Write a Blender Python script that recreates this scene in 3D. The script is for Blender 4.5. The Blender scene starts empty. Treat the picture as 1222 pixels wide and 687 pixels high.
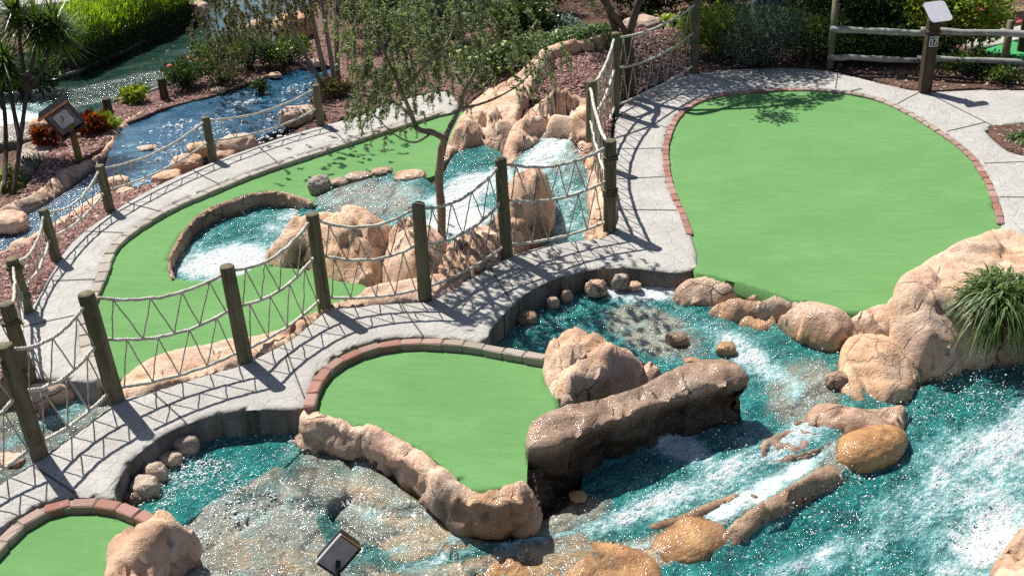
import bpy, math, random
import numpy as np
from mathutils import Vector, Matrix
rng = np.random.default_rng(7)
random.seed(7)
SC = bpy.context.scene
COL = SC.collection
D2R = math.radians
# ------------------------------------------------------------------ camera
FPX, PITCH, ROLL, CH = 1319.0, D2R(28.0), D2R(-2.81), 5.5
IW, IH = 1222.0, 687.0
_F = np.array([0, math.cos(PITCH), -math.sin(PITCH)])
_R0 = np.array([1.0, 0, 0]); _U0 = np.cross(_R0, _F)
_R = math.cos(ROLL)*_R0 + math.sin(ROLL)*_U0
_U = -math.sin(ROLL)*_R0 + math.cos(ROLL)*_U0
EYE = np.array([0, 0, CH])
def G(x, y, z=0.0):
    """point of the ground at height z that was measured at x, y on the survey photograph"""
    if z < -.12: z = -.12+(z+.12)*.55
    d = _F + _R*(x-IW/2)/FPX - _U*(y-IH/2)/FPX
    t = (z-CH)/d[2]
    return EYE + d*t
def px_of(P):
    q = np.asarray(P)-EYE
    w = q@_F
    return np.stack([IW/2+FPX*(q@_R)/w, IH/2-FPX*(q@_U)/w], -1)
def mpp(P):
    """metres per photo pixel at P"""
    return float((np.asarray(P)-EYE)@_F)/FPX
# ------------------------------------------------------------------ noise (numpy)
def _h(i, j, k, s):
    n = (i.astype(np.int64)*374761393 + j.astype(np.int64)*668265263 + k.astype(np.int64)*2147483647 + s*1274126177) & 0xffffffff
    n = ((n ^ (n >> 13))*1274126177) & 0xffffffff
    n = ((n ^ (n >> 16))*2246822519) & 0xffffffff
    return ((n ^ (n >> 15)) & 0xffffff)/float(0xffffff)
def vnoise(P, s=0):
    P = np.asarray(P, float); I = np.floor(P).astype(np.int64); f = P-I; f = f*f*f*(f*(f*6-15)+10)
    r = 0
    for a in (0, 1):
        for b in (0, 1):
            for c in (0, 1):
                w = (f[:, 0] if a else 1-f[:, 0])*(f[:, 1] if b else 1-f[:, 1])*(f[:, 2] if c else 1-f[:, 2])
                r = r + w*_h(I[:, 0]+a, I[:, 1]+b, I[:, 2]+c, s)
    return r*2-1
def fbm(P, sc=1.0, o=4, s=0):
    P = np.asarray(P)*sc; r = 0; a = 1; t = 0
    for k in range(o):
        r = r + a*vnoise(P+k*13.7, s+k); t += a; a *= .5; P = P*2.03
    return r/t
def worley(P, sc=1.0, s=0):
    P = np.asarray(P)*sc; I = np.floor(P).astype(np.int64)
    n = len(P); d1 = np.full(n, 9.); d2 = np.full(n, 9.); cid = np.zeros(n); off = np.zeros((n, 3))
    for a in (-1, 0, 1):
        for b in (-1, 0, 1):
            for c in (-1, 0, 1):
                J = I+np.array([a, b, c])
                q = np.stack([J[:, 0]+_h(J[:, 0], J[:, 1], J[:, 2], s+1), J[:, 1]+_h(J[:, 0], J[:, 1], J[:, 2], s+2), J[:, 2]+_h(J[:, 0], J[:, 1], J[:, 2], s+3)], 1)
                d = np.sqrt(((P-q)**2).sum(1)); h = _h(J[:, 0], J[:, 1], J[:, 2], s+5)
                m = d < d1
                d2 = np.where(m, d1, np.minimum(d2, d)); cid = np.where(m, h, cid); off = np.where(m[:, None], P-q, off); d1 = np.where(m, d, d1)
    worley.off = off/sc
    return d1, d2, cid
def sstep(a, b, x):
    t = np.clip((x-a)/(b-a), 0, 1); return t*t*(3-2*t)
# ------------------------------------------------------------------ objects
def prop(o, label=None, cat=None, group=None, kind=None):
    if label: o['label'] = label
    if cat: o['category'] = cat
    if group: o['group'] = group
    if kind: o['kind'] = kind
    return o
def mesh_obj(name, V, Fc, mats, parent=None, smooth=True, origin=None, attrs=None, midx=None, sharp=None):
    V = np.asarray(V, float)
    if origin is None:
        origin = np.array([V[:, 0].mean(), V[:, 1].mean(), V[:, 2].min()]) if parent is None else np.zeros(3)
    origin = np.asarray(origin, float)
    me = bpy.data.meshes.new(name)
    if isinstance(Fc, np.ndarray):
        me.vertices.add(len(V)); me.vertices.foreach_set('co', (V-origin).astype(np.float32).ravel())
        k = Fc.shape[1]; n = len(Fc)
        me.loops.add(n*k); me.loops.foreach_set('vertex_index', Fc.astype(np.int32).ravel())
        me.polygons.add(n); me.polygons.foreach_set('loop_start', np.arange(0, n*k, k, dtype=np.int32))
        me.update(calc_edges=True)
    else:
        me.from_pydata([tuple(v) for v in (V-origin)], [], [tuple(int(i) for i in f) for f in Fc]); me.update()
    if not isinstance(mats, (list, tuple)): mats = [mats]
    for m in mats: me.materials.append(m)
    if midx is not None: me.polygons.foreach_set('material_index', np.asarray(midx, np.int32))
    me.polygons.foreach_set('use_smooth', np.full(len(me.polygons), smooth))
    for k, a in (attrs or {}).items():
        at = me.attributes.new(k, 'FLOAT_COLOR', 'POINT')
        at.data.foreach_set('color', np.asarray(a, np.float32).ravel())
    me.validate()
    o = bpy.data.objects.new(name, me); COL.objects.link(o)
    if parent is not None:
        o.parent = parent
        o.location = origin
    else: o.location = origin
    return o
def empty(name, loc, label=None, cat=None, group=None):
    o = bpy.data.objects.new(name, None); COL.objects.link(o); o.location = tuple(loc); o.empty_display_size = .1
    return prop(o, label, cat, group)
def copy_tree(o, parent=None):
    c = o.copy(); COL.objects.link(c); c.parent = parent
    for ch in list(o.children): copy_tree(ch, c)
    return c
class MB:
    """collects verts / faces (tris and quads) for one mesh"""
    def __init__(s): s.V = []; s.F = []; s.n = 0; s.A = []; s.M = []
    def add(s, V, F, a=None, m=0):
        V = np.asarray(V, float); s.V.append(V)
        for f in F: s.F.append([int(i)+s.n for i in f])
        s.M += [m]*len(F)
        s.A.append(np.tile(a if a is not None else (0, 0, 0, 1), (len(V), 1)) if a is None or np.ndim(a) == 1 else a)
        s.n += len(V)
    def build(s, name, mats, parent=None, smooth=True, origin=None):
        if not s.V: return None
        return mesh_obj(name, np.concatenate(s.V), s.F, mats, parent, smooth, origin, {'paint': np.concatenate(s.A)}, s.M)
def tube_geo(P, r, n=8, cap=True):
    P = np.asarray(P, float); m = len(P); r = np.broadcast_to(np.asarray(r, float), (m,))
    T = np.gradient(P, axis=0); T /= np.linalg.norm(T, axis=1)[:, None]+1e-9
    up = np.array([0, 0, 1.]) if abs(T[0, 2]) < .9 else np.array([1., 0, 0])
    N = np.cross(T[0], up); N /= np.linalg.norm(N); V = []
    for i in range(m):
        N = N-T[i]*(N@T[i]); N /= np.linalg.norm(N)+1e-9; B = np.cross(T[i], N)
        a = np.arange(n)*2*math.pi/n
        V.append(P[i]+r[i]*(np.cos(a)[:, None]*N+np.sin(a)[:, None]*B))
    V = np.concatenate(V); F = []
    for i in range(m-1):
        for j in range(n):
            k = (j+1) % n; F.append((i*n+j, i*n+k, (i+1)*n+k, (i+1)*n+j))
    if cap: F.append(tuple(range(n))[::-1]); F.append(tuple((m-1)*n+j for j in range(n)))
    return V, F
def box_geo(c, s, M=None, bev=0.0):
    sx, sy, sz = [x/2 for x in s]; b = min(bev, sx*.9, sy*.9, sz*.9)
    if b <= 0:
        V = np.array([(x, y, z) for x in (-sx, sx) for y in (-sy, sy) for z in (-sz, sz)])
        F = [(0, 1, 3, 2), (4, 6, 7, 5), (0, 4, 5, 1), (2, 3, 7, 6), (0, 2, 6, 4), (1, 5, 7, 3)]
    else:
        ring = [(-sx+b, -sy), (sx-b, -sy), (sx, -sy+b), (sx, sy-b), (sx-b, sy), (-sx+b, sy), (-sx, sy-b), (-sx, -sy+b)]
        ins = [(np.clip(x, -sx+b, sx-b), np.clip(y, -sy+b, sy-b)) for x, y in ring]
        V = [(x, y, -sz) for x, y in ins]+[(x, y, -sz+b) for x, y in ring]+[(x, y, sz-b) for x, y in ring]+[(x, y, sz) for x, y in ins]
        V = np.array(V, float); F = []
        for l in range(3):
            for j in range(8):
                k = (j+1) % 8; F.append((l*8+j, l*8+k, (l+1)*8+k, (l+1)*8+j))
        F.append(tuple(range(8))[::-1]); F.append(tuple(24+j for j in range(8)))
    if M is not None: V = V@np.asarray(M).T
    return V+np.asarray(c), F
def catmull(P, k=6, closed=True):
    P = np.asarray(P, float); n = len(P); out = []
    for i in range(n if closed else n-1):
        if closed: a, b, c, d = P[(i-1) % n], P[i], P[(i+1) % n], P[(i+2) % n]
        else: a, b, c, d = P[max(i-1, 0)], P[i], P[i+1], P[min(i+2, n-1)]
        # centripetal-like: limit tangents
        m1 = (c-a)/2; m2 = (d-b)/2; L = np.linalg.norm(c-b)
        for m in (m1, m2):
            q = np.linalg.norm(m)
            if q > L*1.2: m *= L*1.2/q
        for t in np.arange(k)/k:
            out.append((2*t**3-3*t**2+1)*b+(t**3-2*t**2+t)*m1+(-2*t**3+3*t**2)*c+(t**3-t**2)*m2)
    if not closed: out.append(P[-1])
    return np.array(out)
class RBF:
    def __init__(s, XY, Z):
        XY = np.asarray(XY, float); n = len(XY); s.X = XY
        A = np.zeros((n+3, n+3)); D = np.sqrt(((XY[:, None]-XY[None])**2).sum(2))
        A[:n, :n] = D-np.eye(n)*.03; A[:n, n] = 1; A[:n, n+1:] = XY; A[n, :n] = 1; A[n+1:, :n] = XY.T
        b = np.zeros(n+3); b[:n] = Z
        s.w = np.linalg.lstsq(A, b, rcond=1e-9)[0]
    def __call__(s, Q):
        out = np.zeros(len(Q)); n = len(s.X)
        for a in range(0, len(Q), 20000):
            q = Q[a:a+20000]; D = np.sqrt(((q[:, None]-s.X[None])**2).sum(2))
            out[a:a+20000] = D@s.w[:n]+s.w[n]+q@s.w[n+1:]
        return out
def inside(Q, P):
    r = np.zeros(len(Q), bool); n = len(P)
    for i in range(n):
        x1, y1 = P[i]; x2, y2 = P[(i+1) % n]
        if y1 == y2: continue
        m = ((Q[:, 1] < y1) != (Q[:, 1] < y2)) & (Q[:, 0] < (x2-x1)*(Q[:, 1]-y1)/(y2-y1)+x1)
        r ^= m
    return r
def near_line(Q, P):
    """nearest point on the closed polyline P; returns point, distance, outward normal"""
    A = P; B = np.roll(P, -1, 0); E = B-A; L2 = (E**2).sum(1)+1e-12
    ar = 0.5*np.sum(A[:, 0]*B[:, 1]-B[:, 0]*A[:, 1]); sg = 1 if ar > 0 else -1
    N = np.stack([E[:, 1], -E[:, 0]], 1)*sg/np.sqrt(L2)[:, None]
    C = np.zeros((len(Q), 2)); Dm = np.zeros(len(Q)); NN = np.zeros((len(Q), 2))
    for a in range(0, len(Q), 4000):
        q = Q[a:a+4000]
        t = np.clip(((q[:, None]-A[None])*E[None]).sum(2)/L2, 0, 1)
        c = A[None]+t[..., None]*E[None]; d = ((q[:, None]-c)**2).sum(2); k = d.argmin(1); ii = np.arange(len(q))
        C[a:a+4000] = c[ii, k]; Dm[a:a+4000] = np.sqrt(d[ii, k]); NN[a:a+4000] = N[k]
    return C, Dm, NN
SHEETS = []
def pts3(L, z=0.0):
    return np.array([G(p[0], p[1], p[2] if len(p) > 2 else z) for p in L])
def sheet(outline, inner=(), z=0.0, res=.05, skirt=.3, rr=0.0, disp=None, paint=None, bulge=0.0, sub=6, rings=None, reg=True, straight=False, droot=.0, face=.03, skd=1.0):
    """a real surface over a surveyed outline: returns V, F, attribute array, outline curve.
    disp(P, d) -> dz ; paint(P, px, d) -> Nx4"""
    O = pts3(outline, z); I = pts3(inner, z) if len(inner) else np.zeros((0, 3))
    C = O if straight else catmull(O, sub)
    Pl = C[:, :2]
    ctrl = np.concatenate([O, I]); f = RBF(ctrl[:, :2], ctrl[:, 2])
    lo = Pl.min(0)-res; hi = Pl.max(0)+res
    nx = int((hi[0]-lo[0])/res)+2; ny = int((hi[1]-lo[1])/res)+2
    X, Y = np.meshgrid(lo[0]+np.arange(nx)*res, lo[1]+np.arange(ny)*res, indexing='ij')
    Q = np.stack([X.ravel(), Y.ravel()], 1); ins = inside(Q, Pl)
    I4 = np.arange(nx*ny).reshape(nx, ny)
    cells = np.stack([I4[:-1, :-1].ravel(), I4[1:, :-1].ravel(), I4[1:, 1:].ravel(), I4[:-1, 1:].ravel()], 1)
    cells = cells[ins[cells].any(1)]
    used = np.unique(cells); mp = -np.ones(nx*ny, int); mp[used] = np.arange(len(used))
    F = mp[cells]; V2 = Q[used].copy(); isin = ins[used]
    Cn, d, N = near_line(V2, Pl)
    out = ~isin; V2[out] = Cn[out]; d[out] = 0
    nr = isin & (d < res*.3); V2[nr] = Cn[nr]; d[nr] = 0
    Z = f(V2)
    if rr > 0:
        t = np.clip(d/rr, 0, 1); Z = Z-droot+rr*.5-rr*(1-np.sqrt(np.clip(1-(1-t)**2, 0, 1)))*.8
    P = np.column_stack([V2, Z])
    if disp is not None: P[:, 2] += disp(P, d)
    if reg: SHEETS.append((P.copy(), skirt))
    pp = px_of(P)
    A = paint(P, pp, d) if paint is not None else np.tile((0., 0, 0, 1), (len(P), 1))
    # skirt
    if skirt > 0:
        E = np.concatenate([F[:, [0, 1]], F[:, [1, 2]], F[:, [2, 3]], F[:, [3, 0]]])
        key = np.sort(E, 1); _, idx, cnt = np.unique(key[:, 0]*10**7+key[:, 1], return_index=True, return_counts=True)
        B = E[idx[cnt == 1]]; bv = np.unique(B); m2 = -np.ones(len(P), int); m2[bv] = np.arange(len(bv))
        k = rings or max(1, int(skirt/ .06) if bulge else 1)
        prev = bv; Vs = [P]; As = [A]; base = len(P); Fs = [F]
        for r in range(1, k+1):
            t = r/k
            off = bulge*math.sin(math.pi*min(t*1.15, 1))
            R = P[bv].copy()
            if bulge:
                W3_ = np.column_stack([R[:, :2], R[:, 2]-skirt*t]); nz = fbm(W3_, 2.6, 4, 11)*1.6; e1, e2, _c = worley(W3_+.15*nz[:, None], 2.6, 19)
                R[:, :2] += N[bv]*(off+face*min(1, t*3)*(nz+(_c-.5)*1.2-1.1*(1-sstep(0, .12, e2-e1))))[:, None]
            R[:, 2] -= skirt*t
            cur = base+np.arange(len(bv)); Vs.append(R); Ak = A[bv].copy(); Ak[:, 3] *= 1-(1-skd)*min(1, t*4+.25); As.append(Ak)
            a, b = B[:, 0], B[:, 1]
            if r == 1: pa, pb = a, b
            else: pa, pb = prev[m2[a]], prev[m2[b]]
            Fs.append(np.stack([pb, pa, cur[m2[a]], cur[m2[b]]], 1)); prev = cur; base += len(bv)
        P = np.concatenate(Vs); A = np.concatenate(As); F = np.concatenate(Fs)
    return P, F, A, C
def blobs(pp, L, base=0.0):
    """value field from elliptical spots (x, y, rx, ry, rot deg, value)"""
    v = np.full(len(pp), float(base))
    for (x, y, rx, ry, rot, val) in L:
        c, s = math.cos(D2R(rot)), math.sin(D2R(rot)); dx = pp[:, 0]-x; dy = pp[:, 1]-y
        u = (dx*c+dy*s)/rx; w = (-dx*s+dy*c)/ry; k = np.exp(-(u*u+w*w)**1.3)
        v = v*(1-k)+val*k
    return v
# ------------------------------------------------------------------ materials
class NT:
    def __init__(s, name):
        s.m = bpy.data.materials.new(name); s.m.use_nodes = True; s.t = s.m.node_tree; s.t.nodes.clear()
        s.out = s.n('ShaderNodeOutputMaterial'); s.pos = s.n('ShaderNodeNewGeometry').outputs['Position']
    def n(s, t, **k):
        x = s.t.nodes.new(t)
        for a, b in k.items(): setattr(x, a, b)
        return x
    def l(s, a, b):
        if isinstance(a, (int, float)): b.default_value = a
        elif isinstance(a, tuple): b.default_value = a if len(a) == 4 or b.type == 'VECTOR' else (*a, 1)
        else: s.t.links.new(a, b)
    def noise(s, sc, det=4, rough=.55, vec=None, dist=0.0, col=False):
        x = s.n('ShaderNodeTexNoise'); x.inputs['Scale'].default_value = sc; x.inputs['Detail'].default_value = det
        x.inputs['Roughness'].default_value = rough; x.inputs['Distortion'].default_value = dist
        s.l(vec or s.pos, x.inputs['Vector']); return x.outputs['Color' if col else 'Fac']
    def vor(s, sc, feat='F1', vec=None, out='Distance', rnd=1.0):
        x = s.n('ShaderNodeTexVoronoi', feature=feat); x.inputs['Scale'].default_value = sc; x.inputs['Randomness'].default_value = rnd
        s.l(vec or s.pos, x.inputs['Vector']); return x.outputs[out]
    def map(s, scale=(1, 1, 1), rot=(0, 0, 0), vec=None):
        x = s.n('ShaderNodeMapping'); s.l(vec or s.pos, x.inputs['Vector']); x.inputs['Scale'].default_value = scale; x.inputs['Rotation'].default_value = rot
        return x.outputs[0]
    def math(s, op, a, b=0.0, c=None):
        x = s.n('ShaderNodeMath', operation=op); s.l(a, x.inputs[0]); s.l(b, x.inputs[1])
        if c is not None: s.l(c, x.inputs[2])
        return x.outputs[0]
    def ramp(s, f, a, b, lo=0.0, hi=1.0):
        x = s.n('ShaderNodeMapRange', interpolation_type='SMOOTHSTEP'); s.l(f, x.inputs['Value'])
        for nme, v in (('From Min', a), ('From Max', b), ('To Min', lo), ('To Max', hi)): s.l(v, x.inputs[nme])
        return x.outputs[0]
    def mix(s, f, a, b, mode='MIX'):
        x = s.n('ShaderNodeMix', data_type='RGBA', blend_type=mode); s.l(f, x.inputs[0]); s.l(a, x.inputs[6]); s.l(b, x.inputs[7]); return x.outputs[2]
    def cr(s, f, stops):
        x = s.n('ShaderNodeValToRGB'); e = x.color_ramp.elements
        while len(e) < len(stops): e.new(.5)
        for i, (p, c) in enumerate(stops): e[i].position = p; e[i].color = (*c, 1)
        s.l(f, x.inputs[0]); return x.outputs[0]
    def attr(s, nme='paint'):
        x = s.n('ShaderNodeAttribute', attribute_name=nme); y = s.n('ShaderNodeSeparateColor'); s.l(x.outputs['Color'], y.inputs[0])
        return y.outputs[0], y.outputs[1], y.outputs[2], x.outputs['Alpha']
    def bump(s, h, st=.5, dist=.02, nrm=None):
        x = s.n('ShaderNodeBump'); s.l(st, x.inputs['Strength']); x.inputs['Distance'].default_value = dist; s.l(h, x.inputs['Height'])
        if nrm is not None: s.l(nrm, x.inputs['Normal'])
        return x.outputs[0]
    def rnd(s):
        x = s.n('ShaderNodeNewGeometry'); return x.outputs['Random Per Island']
    def bsdf(s, col, rough=.7, nrm=None, spec=.5, metal=0.0, trans=0.0, sheen=0.0, coat=0.0, cn=None, cr_=.04):
        x = s.n('ShaderNodeBsdfPrincipled'); s.l(col, x.inputs['Base Color']); s.l(rough, x.inputs['Roughness'])
        s.l(spec, x.inputs['Specular IOR Level']); s.l(metal, x.inputs['Metallic']); s.l(coat, x.inputs['Coat Weight'])
        s.l(trans, x.inputs['Transmission Weight']); x.inputs['IOR'].default_value = 1.45
        x.inputs['Coat Roughness'].default_value = cr_; x.inputs['Coat IOR'].default_value = 1.4
        if cn is not None: s.l(cn, x.inputs['Coat Normal'])
        if nrm is not None: s.l(nrm, x.inputs['Normal'])
        s.l(x.outputs[0], s.out.inputs['Surface']); return s.m
M = {}
_fd = G(960, 640, -.8)-G(1180, 520, -.8); FLOW = math.atan2(_fd[1], _fd[0])
def m_turf(name, c1, c2):
    t = NT(name); n = t.noise(.8, 5, .6); n2 = t.noise(7, 4, .65, vec=t.map((.3, 2.2, 1), (0, 0, 0), t.map((1, 1, 1), (0, 0, .2)))); n3 = t.noise(300, 2, .8); n4 = t.noise(70, 3, .7)
    c = t.mix(t.ramp(n, .35, .65), c1, c2); c = t.mix(t.ramp(n2, .35, .7, 0, .45), c, tuple(x*.80 for x in c2))
    c = t.mix(t.ramp(n3, .35, .75, 0, .55), c, tuple(x*.55 for x in c1)); c = t.mix(t.ramp(n4, .5, .8, 0, .35), c, (c1[0]*1.35, c1[1]*1.12, c1[2]*1.2))
    c = t.mix(t.ramp(t.noise(1.7, 6, .65), .52, .72, 0, .30), c, (c1[0]*1.25, c1[1]*1.02, c1[2]*1.1))
    c = t.mix(t.ramp(t.noise(3.3, 7, .75), .62, .75, 0, .30), c, (c1[0]*.7, c1[1]*.72, c1[2]*.6))
    return t.bsdf(c, .95, t.bump(t.math('ADD', n3, t.math('MULTIPLY', n2, .6)), .5, .008), .12)
M['turf'] = m_turf('green_turf', (.158, .338, .122), (.136, .303, .105))
M['turf_far'] = m_turf('far_green_turf', (.07, .36, .13), (.06, .32, .11))
def m_conc():
    t = NT('stamped_concrete'); v = t.mix(.12, t.pos, t.noise(3, 2, col=True)); ve = t.vor(3.3, 'DISTANCE_TO_EDGE', v); vc = t.vor(3.3, 'F1', v, 'Color')
    gr = t.ramp(ve, .0, .035); n = t.noise(30, 6, .65); n2 = t.noise(2.2, 4)
    c = t.mix(t.ramp(n2, .3, .7), (.39, .375, .35), (.48, .465, .44)); c = t.mix(t.ramp(n, .42, .68, 0, .65), c, (.32, .305, .28))
    r, g, b, a = t.attr()
    c = t.mix(t.ramp(t.noise(6, 5, .65), .52, .75, 0, .5), c, (.40, .385, .35))
    c = t.mix(t.math('MULTIPLY', t.math('SUBTRACT', 1.0, t.ramp(t.vor(5.5, 'DISTANCE_TO_EDGE', v), .0, .05)), .42), c, (.22, .205, .19))
    c = t.mix(t.math('MULTIPLY', r, t.ramp(t.noise(7, 5), .25, .6)), c, (.30, .28, .25))
    h = t.math('ADD', t.math('MULTIPLY', gr, .6), t.math('ADD', n, t.math('MULTIPLY', t.noise(9, 4), 1.2)))
    return t.bsdf(c, .75, t.bump(h, .55, .016), .3)
M['conc'] = m_conc()
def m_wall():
    t = NT('dark_concrete_edge'); n = t.noise(6, 6, .65); z = t.n('ShaderNodeSeparateXYZ'); t.l(t.pos, z.inputs[0])
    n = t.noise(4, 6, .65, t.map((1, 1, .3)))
    c = t.mix(t.ramp(n, .35, .65), (.10, .085, .065), (.24, .21, .17)); return t.bsdf(c, .6, t.bump(t.noise(20, 6), .6, .02), .4)  # path sides in a darker, streaked concrete
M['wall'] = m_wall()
def m_flat(name, c, rough=.7, var=.25, sc=8, spec=.4, metal=0.0, bump=.3, bsc=40):
    t = NT(name); n = t.noise(sc, 5, .6); c2 = tuple(x*(1-var) for x in c); c3 = tuple(min(1, x*(1+var)) for x in c)
    return t.bsdf(t.mix(t.ramp(n, .3, .7), c2, c3), rough, t.bump(t.noise(bsc, 4), bump, .008), spec, metal)
def m_brick():
    t = NT('border_brick'); r = t.rnd(); r2, g, b, a = t.attr()
    c = t.cr(r, [(0, (.28, .12, .09)), (.25, (.36, .18, .14)), (.45, (.24, .12, .10)), (.62, (.40, .25, .21)), (.8, (.31, .15, .12)), (1, (.28, .21, .17))])
    grey = t.cr(r, [(0, (.33, .30, .25)), (.5, (.42, .38, .33)), (1, (.27, .24, .19))]); c = t.mix(r2, c, grey)
    c = t.mix(t.ramp(t.noise(14, 5), .45, .8, 0, .6), c, (.22, .19, .16)); c = t.mix(t.ramp(t.noise(60, 3), .55, .8, 0, .35), c, (.6, .5, .45))
    return t.bsdf(c, .85, t.bump(t.noise(55, 5), .5, .008), .3)
M['brick'] = m_brick()
def m_rock():
    t = NT('sandstone_rock'); wet, grey, orange, dark = t.attr()
    P = t.mix(.1, t.pos, t.noise(2.3, 4, col=True)); P2 = t.mix(.16, t.pos, t.noise(3.1, 4, col=True))
    n1 = t.noise(1.8, 6, .65, P); n2 = t.noise(7, 6, .7, P); n3 = t.noise(48, 4, .75)
    cell = t.n('ShaderNodeSeparateColor'); t.l(t.vor(2.3, 'F1', P2, 'Color'), cell.inputs[0])
    n1 = t.math('ADD', t.math('MULTIPLY', n1, .75), t.math('MULTIPLY', cell.outputs[0], .25))
    c = t.cr(n1, [(.28, (.44, .27, .18)), (.40, (.68, .44, .30)), (.50, (.78, .57, .42)), (.60, (.68, .43, .31)), (.72, (.80, .64, .50)), (.85, (.62, .48, .38))])
    c = t.mix(t.ramp(n2, .48, .72, 0, .6), c, (.38, .23, .16)); c = t.mix(t.ramp(n2, .48, .25, 0, .5), c, (.78, .63, .50))
    c = t.mix(t.ramp(t.noise(2.1, 5, .6, t.map((1, 1, 1), (1, 2, 3))), .56, .72, 0, .55), c, (.72, .40, .16))
    og = t.mix(t.ramp(n2, .3, .7), (.74, .42, .15), (.54, .27, .09)); c = t.mix(orange, c, og)
    gy = t.mix(t.ramp(n2, .3, .7), (.38, .36, .32), (.22, .20, .175)); c = t.mix(grey, c, gy)
    c = t.mix(t.ramp(n3, .55, .8, 0, .5), c, (.18, .13, .10))
    c = t.mix(t.ramp(t.noise(3.1, 8, .75, t.map((1, 1, .5))), .57, .70, 0, .5), c, (.28, .23, .18))
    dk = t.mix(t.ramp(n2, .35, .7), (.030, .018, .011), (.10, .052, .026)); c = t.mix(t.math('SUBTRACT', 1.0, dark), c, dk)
    wetm = t.math('MULTIPLY', wet, t.ramp(t.noise(5, 4), .25, .5)); c = t.mix(wetm, c, t.mix(1.0, c, (.60, .54, .48), 'MULTIPLY'))
    ve = t.vor(2.3, 'DISTANCE_TO_EDGE', P2); ck = t.math('MULTIPLY', t.ramp(ve, 0.0, .018), 1.0)
    ck = t.math('MAXIMUM', ck, t.ramp(t.noise(1.3, 3), .42, .52)); ck = t.math('MAXIMUM', ck, t.math('MULTIPLY', orange, 1.6))
    c = t.mix(t.math('MULTIPLY', t.math('SUBTRACT', 1.0, ck), .7), c, (.07, .045, .03))
    h = t.math('ADD', t.math('ADD', t.math('MULTIPLY', n2, 1.5), t.math('MULTIPLY', n3, .4)), t.math('MULTIPLY', ck, .6))
    rough = t.ramp(wetm, 0, 1, .8, .2)
    return t.bsdf(c, t.ramp(wetm, 0, 1, .8, .4), t.bump(h, .9, .035), .4, coat=t.math('MULTIPLY', wetm, .9), cn=t.bump(t.math('ADD', t.noise(5, 4, .5), t.math('MULTIPLY', n2, .5)), .8, .05), cr_=.08)
M['rock'] = m_rock()
def m_mulch(name, a, b, c3, sc=34):
    t = NT(name); v = t.vor(sc, 'F1', None, 'Color'); d = t.vor(sc, 'F1'); x = t.n('ShaderNodeSeparateColor'); t.l(v, x.inputs[0])
    c = t.cr(x.outputs[0], [(0, tuple(q*.35 for q in a)), (.3, a), (.7, b), (.93, b), (1, c3)])
    c = t.mix(t.ramp(d, .3, .75, 0, .75), c, tuple(q*.15 for q in a)); c = t.mix(t.ramp(t.noise(1.5, 4), .3, .7, 0, .4), c, tuple(q*.5 for q in a))
    return t.bsdf(c, .9, t.bump(t.math('SUBTRACT', 1.0, d), 1.0, .03), .3)
M['mulch'] = m_mulch('lava_rock_mulch', (.25, .125, .105), (.40, .24, .21), (.72, .58, .52))
M['chip'] = None
def m_chip():
    t = NT('mulch_chips'); c = t.cr(t.rnd(), [(0, (.10, .05, .04)), (.3, (.26, .12, .10)), (.7, (.42, .25, .22)), (.95, (.55, .38, .34)), (1, (.7, .62, .58))]); return t.bsdf(c, .85, None, .3)
M['chip'] = m_chip()
def m_dirt():
    t = NT('bark_soil'); n = t.noise(1.2, 4); v = t.vor(26, 'F1', None, 'Color'); x = t.n('ShaderNodeSeparateColor'); t.l(v, x.inputs[0]); d = t.vor(26, 'F1')
    c = t.mix(x.outputs[0], (.05, .03, .022), (.17, .10, .075)); c = t.mix(t.ramp(n, .45, .65), c, t.mix(x.outputs[0], (.10, .06, .045), (.26, .17, .13)))
    return t.bsdf(c, .95, t.bump(t.math('SUBTRACT', 1.0, d), 1.0, .03), .2)
M['dirt'] = m_dirt()
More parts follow.
